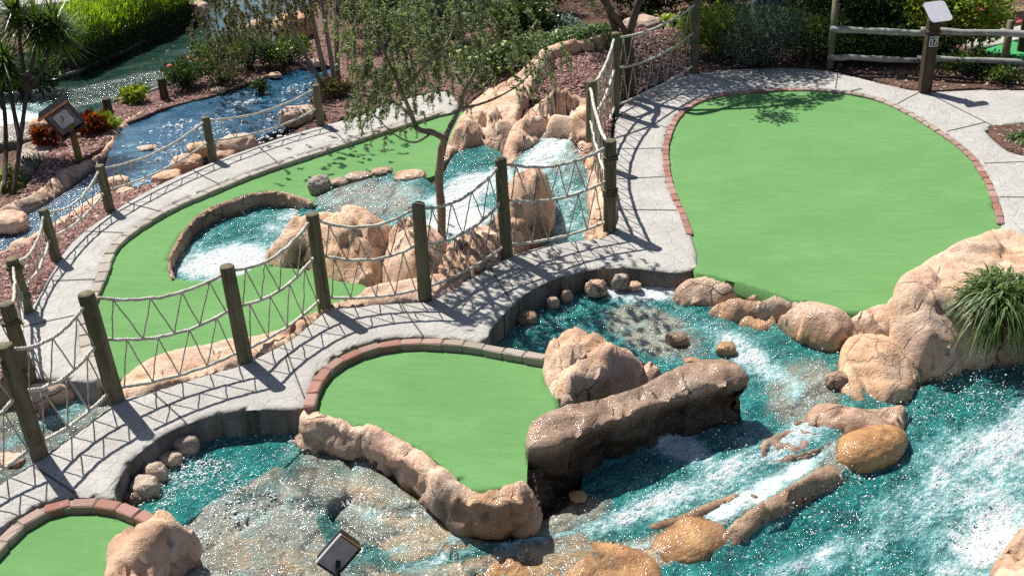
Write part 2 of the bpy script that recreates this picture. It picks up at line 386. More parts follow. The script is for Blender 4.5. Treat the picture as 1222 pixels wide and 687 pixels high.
def m_water(name, deep1, deep2, bumpk=1.0, foam_glint_col=(.90, .95, .96), flow=.0, stretch=1.8):
    """paint: R foam, G depth (1 deep .. 0 thin film on rock), B orange tint of the bed, A calmness"""
    t = NT(name); foam, deep, org, calm = t.attr()
    fl = t.map((1.0, stretch, 1.0), (0, 0, 0), t.map((1, 1, 1), (0, 0, -flow))); fb = t.mix(.05, fl, t.noise(4, 3, col=True))
    n1 = t.noise(3.2, 5, .65, fb); n2 = t.noise(13, 5, .7, fb); n3 = t.noise(46, 4, .75, t.mix(.02, t.pos, t.noise(30, 2, col=True)))
    dc = t.mix(t.ramp(t.math('ADD', t.math('MULTIPLY', n1, .5), t.math('MULTIPLY', n2, .5)), .38, .62), deep1, deep2)
    rk = t.cr(t.noise(1.9, 8, .75, t.mix(.12, t.pos, t.noise(2, 3, col=True))), [(.3, (.15, .155, .14)), (.40, (.38, .38, .33)), (.47, (.62, .60, .48)), (.53, (.32, .34, .30)), (.6, (.66, .62, .44)), (.7, (.30, .34, .30))])
    P2 = t.mix(.22, t.pos, t.noise(2.4, 4, col=True)); cx = t.n('ShaderNodeSeparateColor'); t.l(t.vor(1.25, 'F1', P2, 'Color'), cx.inputs[0])
    slab = t.cr(cx.outputs[0], [(.0, (.24, .26, .23)), (.25, (.60, .56, .42)), (.45, (.34, .37, .33)), (.6, (.62, .44, .25)), (.75, (.17, .19, .17)), (1, (.52, .54, .47))])
    rk = t.mix(.7, rk, slab); edge = t.ramp(t.vor(1.25, 'DISTANCE_TO_EDGE', P2), 0, .05)
    rk = t.mix(t.math('MULTIPLY', t.math('SUBTRACT', 1.0, edge), .75), rk, (.05, .06, .05))
    rk = t.mix(org, rk, t.mix(t.ramp(t.noise(3, 5), .3, .7), (.62, .36, .14), (.72, .52, .32)))
    rk = t.mix(t.ramp(n3, .52, .66, 0, .4), rk, (.50, .60, .56)); rk = t.mix(t.ramp(t.noise(9, 5, .7), .38, .5, .5, 0), rk, (.08, .10, .09)); rk = t.mix(t.ramp(n1, .5, .62, 0, .55), rk, (.30, .52, .50))
    rk = t.mix(1.0, rk, (.68, .68, .66), 'MULTIPLY')
    c = t.mix(t.ramp(t.math('ADD', deep, t.math('MULTIPLY', t.math('SUBTRACT', n2, .5), .7)), .3, .62), rk, dc)
    f = t.math('ADD', foam, t.math('MULTIPLY', t.math('SUBTRACT', n1, .5), 1.2))
    f2 = t.math('ADD', t.math('ADD', f, t.math('MULTIPLY', t.math('SUBTRACT', n2, .5), 1.3)), t.math('MULTIPLY', t.math('SUBTRACT', n3, .5), .8))
    c = t.mix(t.ramp(t.math('ADD', f, t.math('MULTIPLY', t.math('SUBTRACT', n2, .5), .8)), .12, .75, 0, .85), c, (.34, .74, .76)); fo = t.ramp(f2, .40, .85)
    c = t.mix(fo, c, foam_glint_col)
    glint = t.math('MULTIPLY', t.ramp(t.vor(38, 'F1', t.mix(.03, t.pos, t.noise(40, 2, col=True))), .30, .16), t.ramp(t.noise(5, 3), .38, .55)); glint = t.math('MULTIPLY', glint, t.ramp(calm, .0, 1.0, .95, .0))  # white dots painted in as sun glints, fading on calm water
    c = t.mix(glint, c, foam_glint_col)
    h = t.math('ADD', t.math('MULTIPLY', n2, .9), t.math('ADD', t.math('MULTIPLY', t.noise(9, 3, .6), .8), t.math('MULTIPLY', n3, .45)))
    st = t.math('MULTIPLY', t.ramp(calm, 0, 1, 1.0*bumpk, .12*bumpk), t.ramp(deep, 0, .7, .55, 1))
    hc = t.math('ADD', t.noise(8, 3, .5, fl), t.math('MULTIPLY', t.noise(22, 2, .5, fl), .45))
    return t.bsdf(c, t.ramp(fo, 0, 1, .22, .55), t.bump(h, st, .075), .5, coat=t.ramp(fo, 0, 1, 1.0, .3), cn=t.bump(hc, st, .075), cr_=.05)
M['water'] = m_water('turquoise_water', (.004, .135, .13), (.025, .36, .33), flow=FLOW)
M['water_grey'] = m_water('shallow_grey_water', (.02, .15, .14), (.05, .22, .19))
M['water_blue'] = m_water('blue_water', (.008, .06, .13), (.02, .11, .20), .5)
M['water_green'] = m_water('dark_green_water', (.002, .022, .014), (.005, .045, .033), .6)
def m_drop():
    t = NT('spray_glint_drops'); return t.bsdf((.85, .9, .9), .08, None, 1.0)
M['drop'] = m_drop()
def m_wood(name, a, b, c3=(.2, .17, .12)):
    t = NT(name); P = t.map((14, 14, 1.3)); n = t.noise(1, 6, .7, P); n2 = t.noise(5, 4)
    c = t.mix(t.ramp(n, .3, .7), a, b); c = t.mix(t.ramp(n2, .5, .75, 0, .6), c, c3); c = t.mix(t.ramp(t.noise(1.6, 6, .75, t.map((22, 22, .9))), .58, .66, 0, .8), c, tuple(x*.3 for x in a))
    return t.bsdf(c, .8, t.bump(n, .7, .012), .3)
M['post'] = m_wood('weathered_post_wood', (.075, .068, .038), (.20, .175, .11))
M['post_dark'] = m_wood('dark_brown_wood', (.05, .035, .024), (.09, .06, .04), (.03, .02, .015))
M['rail'] = m_wood('silver_grey_wood', (.23, .235, .21), (.35, .35, .315), (.2, .2, .17))
M['bark'] = m_wood('pale_bark', (.22, .15, .10), (.36, .27, .19), (.14, .10, .07))
M['bark_dark'] = m_wood('dark_bark', (.05, .035, .028), (.12, .09, .07), (.03, .022, .018))
M['bark_grey'] = m_wood('grey_bark', (.17, .14, .11), (.30, .26, .21), (.10, .08, .06))
def m_rope(name='braided_rope', a=(.40, .37, .30), b=(.62, .60, .53)):
    t = NT(name); w = t.n('ShaderNodeTexWave'); w.inputs['Scale'].default_value = 22; w.inputs['Distortion'].default_value = 1.5; t.l(t.pos, w.inputs['Vector'])
    c = t.mix(t.ramp(t.noise(14, 4), .35, .65), a, b); return t.bsdf(c, .9, t.bump(w.outputs['Fac'], .6, .006), .2)
M['rope'] = m_rope(a=(.48, .45, .37), b=(.72, .69, .61)); M['cord'] = m_rope('net_cord', (.36, .33, .27), (.52, .49, .42))
def m_leaf(name, c1, c2, c3=None, rough=.5, tr=.35, spec=.4):
    t = NT(name); r = t.rnd(); c = t.cr(r, [(0, c1), (.6, c2), (1, c3 or c2)])
    x = t.n('ShaderNodeBsdfPrincipled'); t.l(c, x.inputs['Base Color']); t.l(rough, x.inputs['Roughness']); t.l(spec, x.inputs['Specular IOR Level'])
    y = t.n('ShaderNodeBsdfTranslucent'); t.l(t.mix(1.0, c, (1.5, 1.7, .6), 'MULTIPLY'), y.inputs['Color'])
    m = t.n('ShaderNodeMixShader'); t.l(tr, m.inputs[0]); t.l(x.outputs[0], m.inputs[1]); t.l(y.outputs[0], m.inputs[2]); t.l(m.outputs[0], t.out.inputs['Surface']); return t.m
M['leaf_willow'] = m_leaf('olive_willow_leaf', (.07, .09, .045), (.15, .18, .10), (.36, .39, .28))
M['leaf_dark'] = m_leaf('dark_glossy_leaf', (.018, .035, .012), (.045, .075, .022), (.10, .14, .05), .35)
M['leaf_bush'] = m_leaf('mid_green_leaf', (.04, .075, .02), (.09, .14, .035), (.20, .24, .08))
M['leaf_hedge'] = m_leaf('lime_hedge_leaf', (.15, .24, .02), (.30, .42, .035), (.45, .54, .08))
M['leaf_strap'] = m_leaf('strap_grass_leaf', (.04, .085, .02), (.09, .16, .035), (.30, .34, .18), .4)
M['leaf_yucca'] = m_leaf('yucca_leaf', (.03, .055, .02), (.08, .13, .035), (.20, .27, .07), .35)
M['leaf_yellow'] = m_leaf('yellow_green_leaf', (.12, .19, .02), (.24, .30, .04), (.35, .33, .08))
M['leaf_blue'] = m_leaf('blue_grey_needle', (.05, .075, .065), (.11, .15, .135), (.22, .26, .24))
M['leaf_brown'] = m_leaf('dry_olive_leaf', (.06, .05, .025), (.11, .095, .05), (.17, .16, .09))
M['croton'] = m_leaf('croton_leaf', (.03, .04, .01), (.20, .02, .01), (.32, .06, .02)); M['red'] = m_leaf('red_petal', (.45, .02, .01), (.55, .08, .02), (.35, .02, .02)); M['pink'] = m_leaf('pink_petal', (.75, .12, .22), (.8, .25, .35)); M['whitefl'] = m_leaf('white_petal', (.6, .6, .58), (.75, .74, .72))
SUN, SKY, EXPO = 5.0, .06, .47
# ------------------------------------------------------------------ builders
def sheet_obj(name, mat, outline, label=None, cat=None, kind='structure', group=None, parent=None, mats=None, smooth=True, **k):
    V, F, A, C = sheet(outline, **k)
    o = mesh_obj(name, V, F, mat, parent, smooth, None, {'paint': A})
    return prop(o, label, cat, group, kind if parent is None else None), C
def rock_disp(amp, crack, sc, seed, edge=.10, facet=1.0):
    def f(P, d):
        W = P*np.array([1, 1, 1.4]); W = W+np.stack([fbm(P, 1.7, 2, seed+30), fbm(P, 1.7, 2, seed+40), 0*d], 1)*.22
        d1, d2, cid = worley(W, sc, seed); of = worley.off; ta = cid*6.283*7
        m = sstep(0, edge, d); tl = (of[:, 0]*np.cos(ta)+of[:, 1]*np.sin(ta))*facet*min(.5, amp*3.0*sc)
        z = (cid-.5)*amp*1.7*facet*sstep(0.02, .22, d2-d1) - crack*1.3*(1-sstep(.0, .085, d2-d1))
        z += tl+fbm(P, 1.6, 3, seed+50)*amp*.8+fbm(P, 5.5, 4, seed+60)*amp*.35
        e1, e2, ec = worley(W, sc*2.7, seed+5); z += (ec-.5)*amp*.5*facet-crack*.35*(1-sstep(0, .12, e2-e1))
        r = 1-np.abs(fbm(P, 3.1, 3, seed+77))*2
        return z*m + np.clip(r-.75, 0, 1)*-.10*m
    return f
RG = 'sculpted sandstone rocks along the water'
_sd = [100]
def waterline(V, A):
    """wet, algae-dark band where the stone meets the water"""
    if WKD is None: return A
    V = np.asarray(V); zw = np.full(len(V), -9.); nz = fbm(V, 6, 3, 91)*.035
    for i, v in enumerate(V):
        co, _i, dd = WKD.find((v[0], v[1], 0))
        if dd < .35: zw[i] = WZV[_i]
    k = 1-sstep(.01, .07, V[:, 2]-zw+nz); k2 = 1-sstep(-.02, .03, V[:, 2]-zw+nz)
    A[:, 0] = np.maximum(A[:, 0], k); A[:, 3] = A[:, 3]*(1-.55*k2); return A
WKD = None; WZV = []
def rock(label, outline, inner=(), wet=0, grey=0, orange=0, dark=1, amp=.06, crack=.05, sc=2.2, rr=.10, res=.04, skirt=.35, z=0.0, bulge=.04, paint=None, cat='rock', name='sandstone_rock', edge=.10, group=RG, facet=1.0, droot=0.0, face=.04, skd=1.0):
    _sd[0] += 7; sd = _sd[0]
    def pf(P, pp, d):
        A = np.tile((wet, grey, orange, dark), (len(P), 1)).astype(float)
        for ch, L in (paint or {}).items(): A[:, 'wgod'.index(ch)] = blobs(pp, L, A[0, 'wgod'.index(ch)])
        return A
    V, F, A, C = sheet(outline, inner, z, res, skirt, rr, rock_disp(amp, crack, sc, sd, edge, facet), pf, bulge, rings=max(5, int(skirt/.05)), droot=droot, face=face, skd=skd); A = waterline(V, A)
    o = mesh_obj(name, V, F, M['rock'], None, True, None, {'paint': A})
    return prop(o, label, cat, group)
ICO = {}
def ico(n):
    if n not in ICO:
        import bmesh
        bm = bmesh.new(); bmesh.ops.create_icosphere(bm, subdivisions=n, radius=1); bm.verts.ensure_lookup_table()
        V = np.array([v.co[:] for v in bm.verts]); F = np.array([[v.index for v in f.verts] for f in bm.faces]); bm.free(); ICO[n] = (V, F)
    return ICO[n]
def boulder(label, px, py, w, h, zb=0.0, wet=0, grey=0, orange=0, dark=1, yaw=0.0, ratio=.8, rough=.20, sc=1.6, sub=5, name='boulder', group=RG, box=.62, cat='rock', crack=.06, sink=.55):
    """free-standing stone: centre and size as it measures on the photograph, turned by yaw"""
    _sd[0] += 7; sd = _sd[0]
    P0 = G(px, py, zb); s = mpp(P0); a = w*s/2; b = a*ratio
    el = math.asin((CH-zb)/np.linalg.norm(P0-EYE))
    c2 = (h*s/2)**2-(b*math.sin(el))**2
    if c2 < (a*.35*math.cos(el))**2: b = min(b, h*s/2*.8/math.sin(el)); c2 = (h*s/2)**2-(b*math.sin(el))**2
    c = math.sqrt(max(c2, 1e-4))/math.cos(el); c = min(max(c, a*.3), a*1.3)
    zb = -.12+(zb+.12)*.55 if zb < -.12 else zb; zc = zb+c*sink; P0 = G(px, py, zc if zc > -.12 else -.12+(zc+.12)/.55)
    V, F = ico(sub); V = V.copy(); V = np.sign(V)*np.abs(V)**box; V /= np.maximum(np.linalg.norm(V, axis=1)[:, None]**.35, 1e-6)
    q = V*np.array([a, b, c])
    L = (a+b+c)/3; N = V/np.linalg.norm(V, axis=1)[:, None]
    W = q/L+sd; d1, d2, cid = worley(W+.2*np.stack([fbm(W, 1.5, 2, sd)]*3, 1), sc, sd); ro = worley.off
    dr = rough*(fbm(W, 1.1, 3, sd+3)*1.1+fbm(W, 4, 3, sd+9)*.35+(cid-.5)*.9*sstep(.02, .3, d2-d1)+fbm(W, 9, 2, sd+19)*.15)-crack*(1-sstep(0, .1, d2-d1))
    q = q+N*(dr*L)[:, None]
    q[:, 2] = np.maximum(q[:, 2], -c*.6-.1)
    cy, sy = math.cos(D2R(yaw)), math.sin(D2R(yaw)); q = q@np.array([[cy, sy, 0], [-sy, cy, 0], [0, 0, 1]])
    A = waterline(q+P0, np.tile((wet, grey, orange, dark), (len(q), 1)).astype(float))
    o = mesh_obj(name, q+P0, F, M['rock'], None, True, None, {'paint': A}); return prop(o, label, cat, group)
def brick_edge(label, line, z=0.02, w=.10, ln=.20, h=.10, greyf=None, closed=False, name='brick_border', off=0.0):
    P = pts3(line, z); C = catmull(P, 10, closed); seg = np.linalg.norm(np.diff(C, axis=0), axis=1); s = np.concatenate([[0], np.cumsum(seg)])
    n = int(s[-1]/ln); mb = MB()
    for i in range(n):
        sm = (i+.5)*s[-1]/n; p = np.array([np.interp(sm, s, C[:, k]) for k in range(3)])
        q = np.array([np.interp(min(sm+.05, s[-1]), s, C[:, k]) for k in range(3)])-np.array([np.interp(max(sm-.05, 0), s, C[:, k]) for k in range(3)])
        a = math.atan2(q[1], q[0])+random.uniform(-.03, .03); nrm = np.array([-math.sin(a), math.cos(a), 0])
        R = np.array([[math.cos(a), -math.sin(a), 0], [math.sin(a), math.cos(a), 0], [0, 0, 1]])
        V, F = box_geo((0, 0, 0), (s[-1]/n-.012, w, h), None, .010)
        V = V+rng.normal(0, .0018, V.shape); V = V@R.T+p+nrm*(off+random.uniform(-.004, .004))-np.array([0, 0, h/2-random.uniform(-.003, .004)])
        g = greyf(px_of(p)) if greyf else 0
        mb.add(V, F, (g, 0, 0, 1))
    # mortar bed
    L = C[:, :2]; T = np.gradient(L, axis=0); T /= np.linalg.norm(T, axis=1)[:, None]; N2 = np.stack([-T[:, 1], T[:, 0]], 1)
    V = []; m = len(C); F = []
    for sgn, zz in ((-1, -h-.03), (-1, -.012), (1, -.012), (1, -h-.03)):
        V.append(np.column_stack([L+N2*(off+sgn*(w/2-.008)), C[:, 2]+zz]))
    V = np.concatenate(V)
    for k in range(3):
        for i in range(m-1): F.append((k*m+i, k*m+i+1, (k+1)*m+i+1, (k+1)*m+i))
    mb.add(V, F, (.8, 0, 0, 1), 1)
    o = mb.build(name, [M['brick'], M['mortar']], None, False)
    return prop(o, label, 'edging', 'brick borders around the putting greens')
M['mortar'] = m_flat('mortar', (.26, .24, .21), .9)
# ---- posts and nets
def post(base, h, r=.066, label='', wraps=(), name='wooden_post', lean=(0, 0), mat='post', group=None, under=.5):
    b = np.asarray(base, float); sd = random.randint(0, 999); mb = MB()
    zs = [-under, 0, h*.25, h*.5, h*.75, h-.02, h-.006, h]; rs = [1.06, 1.04, 1.02, 1.0, .98, .96, .93, .86]
    n = 20; V = []; F = []
    for k, (z, rr) in enumerate(zip(zs, rs)):
        a = np.arange(n)*2*math.pi/n; w = 1+.035*np.sin(a*3+sd)+.02*np.sin(a*5+z*4+sd)
        V += [(lean[0]*z+rr*r*w[j]*math.cos(a[j]), lean[1]*z+rr*r*w[j]*math.sin(a[j]), z) for j in range(n)]
    for k in range(len(zs)-1):
        for j in range(n): F.append((k*n+j, k*n+(j+1) % n, (k+1)*n+(j+1) % n, (k+1)*n+j))
    F.append(tuple((len(zs)-1)*n+j for j in range(n)))
    e = empty(name, b, label, 'post', group); 
    mesh_obj('post_shaft', np.array(V), F, M[mat], e, True)
    for zw, hw in wraps:
        V, F = [], []; P = []
        turns = max(2, int(hw/.022)); t = np.linspace(0, turns*2*math.pi, turns*14)
        P = np.column_stack([lean[0]*zw+(r*1.03+.007)*np.cos(t), (r*1.03+.007)*np.sin(t), zw+hw*t/t[-1]])
        V, F = tube_geo(P, .011, 6); mesh_obj('rope_wrap', V, F, M['post' if mat == 'post' else 'rope'], e, True)
    return e
def rope_line(a, b, sag, n=18, wob=.0035):
    t = np.linspace(0, 1, n)[:, None]; P = a*(1-t)+b*t; P[:, 2] -= (4*sag*t*(1-t))[:, 0]
    P[1:-1] += rng.normal(0, wob, (n-2, 3))*np.array([1, 1, .6]); return P
def net(pa, pb, ha, hb, label, levels=(.93, .5, .08), sag=(.10, .09, .05), step=.27, r=.013, name='rope_net', group='rope nets strung between the posts', knots=True, thin=.007):
    A = np.asarray(pa); B = np.asarray(pb); e = empty(name, (A+B)/2, label, 'rope net', group); o0 = (A+B)/2
    d = (B-A); d[2] = 0; L = np.linalg.norm(d); d = d/L; lines = []
    names = ['top_rope', 'middle_rope', 'bottom_rope'] if len(levels) == 3 else ['top_rope', 'bottom_rope']
    for k, lv in enumerate(levels):
        P = rope_line(A+d*.06+np.array([0, 0, ha*lv]), B-d*.06+np.array([0, 0, hb*lv]), sag[k]*random.uniform(.85, 1.15)); lines.append(P)
        Q = catmull(P, 3, False); rr = r*(1+.12*np.sin(np.arange(len(Q))*1.9)); V, F = tube_geo(Q-o0, rr, 8)
        mesh_obj(names[k], V, F, M['rope'], e)
    n = max(3, int(round(L/step))); mb = MB(); kb = mb
    def at(P, s):
        x = np.linspace(0, 1, len(P)); return np.array([np.interp(s, x, P[:, k]) for k in range(3)])
    for k in range(len(levels)-1):
        U, W = lines[k], lines[k+1]
        tops = [(i+.5+random.uniform(-.08, .08))/n for i in range(n)]; bots = [0.03 if i == 0 else (.97 if i == n else (i+random.uniform(-.1, .1))/n) for i in range(n+1)]
        for i in range(n):
            for bt in (bots[i], bots[i+1]):
                p, q = at(U, tops[i]), at(W, bt); t = np.linspace(0, 1, 6)[:, None]; m = p*(1-t)+q*t; m[1:-1] += rng.normal(0, .0025, (4, 3)); m[1:-1, 2] -= .006
                V, F = tube_geo(m-o0, thin, 5); mb.add(V, F)
            V, F = ico(1); kb.add(V*np.array([.021, .021, .019])*random.uniform(.85, 1.2)+at(U, tops[i])-o0, F, None, 1)
        for i in range(1, n): V, F = ico(1); kb.add(V*.019+at(W, bots[i])-o0, F, None, 1)
    mb.build('knotted_netting', [M['cord'], M['rope']], e)
    return e
# ---- leaves
def leaf_arrays(P, D, L, W, droop=0.0, seg=1, up=None):
    """P base points, D directions (unit), L lengths, W widths -> quads (rhombus, seg=1) or bent blades"""
    n = len(P); D = D/np.linalg.norm(D, axis=1)[:, None]
    S = np.cross(D, rng.normal(0, 1, (n, 3)) if up is None else np.tile(up, (n, 1))); S /= np.linalg.norm(S, axis=1)[:, None]+1e-9
    L = np.asarray(L).reshape(-1, 1); W = np.asarray(W).reshape(-1, 1)
    if seg == 1:
        V = np.stack([P, P+D*L*.45+S*W/2, P+D*L, P+D*L*.45-S*W/2], 1).reshape(-1, 3)
        return V, np.arange(n*4).reshape(n, 4)
    ts = np.linspace(0, 1, seg+1); rows = []
    for t in ts:
        c = P+D*L*t*(1-.15*droop*t); c = c-np.array([0, 0, 1.])*droop*L*t*t*.8
        w = W*(.55+.45*min(1, t*4))*(1-t**2.2*.97)/1; rows.append(c-S*w/2); rows.append(c+S*w/2)
    V = np.stack(rows, 1).reshape(-1, 3); k = 2*(seg+1); F = []
    b = (np.arange(n)*k)[:, None]
    for i in range(seg): F.append(b+np.array([2*i, 2*i+1, 2*i+3, 2*i+2]))
    return V, np.concatenate(F)
def rdir(n, zlo=-1, zhi=1):
    a = rng.uniform(0, 2*math.pi, n); z = rng.uniform(zlo, zhi, n); r = np.sqrt(np.clip(1-z*z, 0, 1)); return np.stack([r*np.cos(a), r*np.sin(a), z], 1)
def tuft(label, base, r, n=260, L=.5, w=.016, mat='leaf_strap', name='grass_clump', group=None, cat='plant', droop=.9, zl=.25, bare=False):
    b = np.asarray(base, float); q = rdir(n, zl, 1.0); rad = r*.35*np.sqrt(rng.uniform(0, 1, n)); a = rng.uniform(0, 6.283, n)
    P = np.stack([rad*np.cos(a), rad*np.sin(a), rng.uniform(-.03, .03, n)], 1)
    V, F = leaf_arrays(P, q, L*rng.uniform(.6, 1.15, n), w*rng.uniform(.7, 1.3, n), droop, 5, np.array([0, 0, 1.]))
    o = mesh_obj(name, V+b, F, M[mat], None, True, b); return prop(o, label, cat, group)
def branch_tree(base, tips, seedv=0, mat='bark', n=7):
    """limbs: list of polylines with radii"""
    mb = MB()
    for P, r0, r1 in tips:
        Q = catmull(np.asarray(P, float), 5, False); rr = np.linspace(r0, r1, len(Q))*(1+.06*np.sin(np.arange(len(Q))*1.3)); V, F = tube_geo(Q-base, rr, n); mb.add(V, F)
    return mb
def bush(label, center, rad, n=2500, leaf=(.05, .025), mat='leaf_bush', name='shrub', flowers=None, nf=0, group=None, cat='shrub', clumps=14, stems=True, clr=.45, seg=1, upb=.2, fsize=.05):
    """centre of the ground spot, radii in metres: an uneven crown made of leafy clumps on real stems"""
    n = int(n*1.7); leaf = (leaf[0]*1.15, leaf[1]*1.25); c = np.asarray(center, float); rad = np.asarray(rad, float); e = empty(name, c, label, cat, group)
    u = rdir(clumps, -.55, .9)*rng.uniform(.35, .85, (clumps, 1)); cc = u*rad*np.array([1, 1, .62])+np.array([0, 0, rad[2]*.62]); cr = rng.uniform(.7, 1.3, clumps)*clr
    k = rng.integers(0, clumps, n); d = rdir(n)*(rng.uniform(0, 1, (n, 1))**.45); P = cc[k]+d*rad*cr[k][:, None]
    P[:, 2] = np.abs(P[:, 2])
    D = d+rdir(n)*.8+np.array([0, 0, upb])
    V, F = leaf_arrays(P, D, leaf[0]*rng.uniform(.6, 1.3, n), leaf[1]*rng.uniform(.7, 1.3, n), .3, seg)
    mesh_obj('foliage', V, F, M[mat], e, False)
    if stems:
        mb = MB()
        for i in range(clumps):
            p0 = np.array([cc[i, 0]*.15, cc[i, 1]*.15, -.05]); pm = cc[i]*.5+np.array([0, 0, .05]); V, F = tube_geo(catmull([p0, pm, cc[i]], 4, False), np.linspace(.018, .006, 9), 5); mb.add(V, F)
        mb.build('stems', M['bark_dark'], e)
    for _ in range(nf):
        k = rng.integers(0, clumps); d = rdir(1, -.2, 1)[0]; p0 = cc[k]+d*rad*cr[k]*1.02; p0[2] = abs(p0[2])
        V, F = leaf_arrays(np.repeat(p0[None], 7, 0), rdir(7, -.1, .9), fsize*rng.uniform(.7, 1.1, 7), fsize*.7, 0, 1); mesh_obj('flower', V, F, M[flowers], e, False)
    return e
def yucca(label, stems, name='yucca_tree', nleaf=130, L=.62, w=.035, mat='leaf_yucca', cat='tree', group='spiky yucca trees'):
    """stems: list of polylines (world) each ending in a leaf head"""
    b = np.asarray(stems[0][0], float); e = empty(name, b, label, cat, group); mb = MB()
    for P in stems:
        Q = catmull(np.asarray(P, float), 6, False); V, F = tube_geo(Q-b, np.linspace(.036, .022, len(Q))*(1+.08*np.sin(np.arange(len(Q))*2.5)), 9); mb.add(V, F)
    mb.build('trunk', M['bark_dark'], e)
    for P in stems:
        t = np.asarray(P[-1], float)-b; d = rdir(nleaf, -.75, 1.0); d[:, 2] = np.maximum(d[:, 2], -.8)
        p = np.tile(t, (nleaf, 1)); p[:, 2] += rng.uniform(-.22, .08, nleaf)
        V, F = leaf_arrays(p, d, L*rng.uniform(.7, 1.1, nleaf), w*rng.uniform(.8, 1.2, nleaf), .12, 3, np.array([0, 0, 1.])); mesh_obj('leaf_head', V, F, M[mat], e, False)
    return e
def droplets(label, region, zfun, n, size=(.004, .013), lift=.12, name='spray_glint_drops', dens=None):
    """spray flung up from the water, and white drops standing in for sun glints"""
    P = pts3(region); Q = P[:, :2]; lo, hi = Q.min(0), Q.max(0); out = []
    while len(out) < n:
        q = rng.uniform(lo, hi, (n*2, 2)); q = q[inside(q, Q)]; nz = fbm(np.column_stack([q, q[:, 0]*0]), 2.2, 4, 33); q = q[rng.uniform(0, 1, len(q)) < sstep(-.12, .35, nz)+.06]
        if dens is not None:
            pp = px_of(np.column_stack([q, zfun(q)])); q = q[rng.uniform(0, 1, len(q)) < dens(pp)]
        out += list(q)
    q = np.array(out[:n]); z = zfun(q)+np.abs(rng.normal(0, lift, n))*rng.uniform(0, 1, n)+.004
    V0, F0 = ico(1); s = size[0]+(size[1]-size[0])*rng.uniform(0, 1, n)**3; C = np.column_stack([q, z]); cf, sf = math.cos(FLOW), math.sin(FLOW); st = rng.uniform(1, 2.4, n)
    X0 = V0[None, :, 0]*st[:, None]; Vd = np.stack([X0*cf-V0[None, :, 1]*sf, X0*sf+V0[None, :, 1]*cf, np.tile(V0[None, :, 2], (n, 1))], -1)
    V = (C[:, None]+Vd*s[:, None, None]).reshape(-1, 3); F = (np.arange(n)[:, None, None]*len(V0)+F0[None]).reshape(-1, 3)
    o = mesh_obj(name, V, F, M['drop'], None, True); return prop(o, label, 'water spray', None, 'stuff')
def chips(label, outline, z, n, size=(.012, .035), mat='chip', name='mulch_chips', zf=None):
    P = pts3(outline, z); f = RBF(P[:, :2], P[:, 2]) if zf is None else zf; C = catmull(P, 4)[:, :2]; lo, hi = C.min(0), C.max(0)
    q = rng.uniform(lo, hi, (n*4, 2)); q = q[inside(q, C)][:n]; n = len(q)
    V0 = np.array([(-1, -.6, 0), (1, -.7, .1), (.8, .8, 0), (-.9, .6, .1), (0, 0, .7)]); F0 = np.array([(0, 1, 4), (1, 2, 4), (2, 3, 4), (3, 0, 4)])
    a = rng.uniform(0, 6.28, n); s = rng.uniform(*size, n); c, sn = np.cos(a), np.sin(a)
    V = V0[None]*s[:, None, None]*rng.uniform(.6, 1.2, (n, 1, 3)); X = V[..., 0]*c[:, None]-V[..., 1]*sn[:, None]; Y = V[..., 0]*sn[:, None]+V[..., 1]*c[:, None]
    V = np.stack([X+q[:, :1], Y+q[:, 1:], V[..., 2]+f(q)[:, None]], -1).reshape(-1, 3); F = (np.arange(n)[:, None, None]*5+F0[None]).reshape(-1, 3)
    return prop(mesh_obj(name, V, F, M[mat], None, False), label, 'mulch', None, 'stuff')
# ================================================================== PATHS
def conc_paint(P, pp, d):
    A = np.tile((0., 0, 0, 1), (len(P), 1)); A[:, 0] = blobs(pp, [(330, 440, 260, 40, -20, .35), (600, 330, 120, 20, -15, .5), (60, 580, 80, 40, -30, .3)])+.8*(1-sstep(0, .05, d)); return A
def conc_disp(P, d): return fbm(P, 1.2, 3, 5)*.002
BR = [(-60, 700), (-30, 668), (0, 634), (28, 611), (60, 597), (95, 591), (132, 594), (137, 580), (152, 553), (180, 527), (216, 507), (262, 492), (305, 487), (358, 486),
      (366, 470), (378, 446), (402, 423), (438, 408), (480, 401), (530, 402), (574, 406), (588, 388), (608, 366), (632, 346), (662, 332), (700, 322), (745, 318), (827, 321),
      (822, 270), (800, 225), (793, 192), (795, 163), (807, 138), (828, 121), (862, 111), (905, 107), (955, 105), (1005, 108), (1050, 117), (1085, 132), (1115, 150), (1145, 170), (1168, 193), (1186, 226), (1196, 262), (1197, 282),
      (1260, 320), (1300, 250), (1260, 180), (1215, 183), (1188, 168), (1180, 152), (1222, 146), (1290, 140), (1290, 108), (1222, 107), (1160, 107), (1106, 109), (1060, 101), (1020, 91), (980, 83), (930, 80), (880, 82), (832, 87), (792, 98), (762, 112), (742, 127), (733, 145), (730, 200), (731, 262), (724, 281),
      (680, 287), (640, 295), (606, 306), (575, 324), (550, 337), (515, 357), (470, 361), (428, 364), (388, 368), (350, 402), (292, 431), (240, 447), (180, 466), (139, 478), (100, 507), (47, 545), (-20, 590), (-80, 640)]
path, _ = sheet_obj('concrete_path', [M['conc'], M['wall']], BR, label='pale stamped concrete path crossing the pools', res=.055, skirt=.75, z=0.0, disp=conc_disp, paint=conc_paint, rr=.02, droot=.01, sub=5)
me = path.data; mi = np.zeros(len(me.polygons), np.int32); nrm = np.zeros(len(me.polygons)*3); me.polygons.foreach_get('normal', nrm); mi[np.abs(nrm.reshape(-1, 3)[:, 2]) < .5] = 1; me.polygons.foreach_set('material_index', mi)
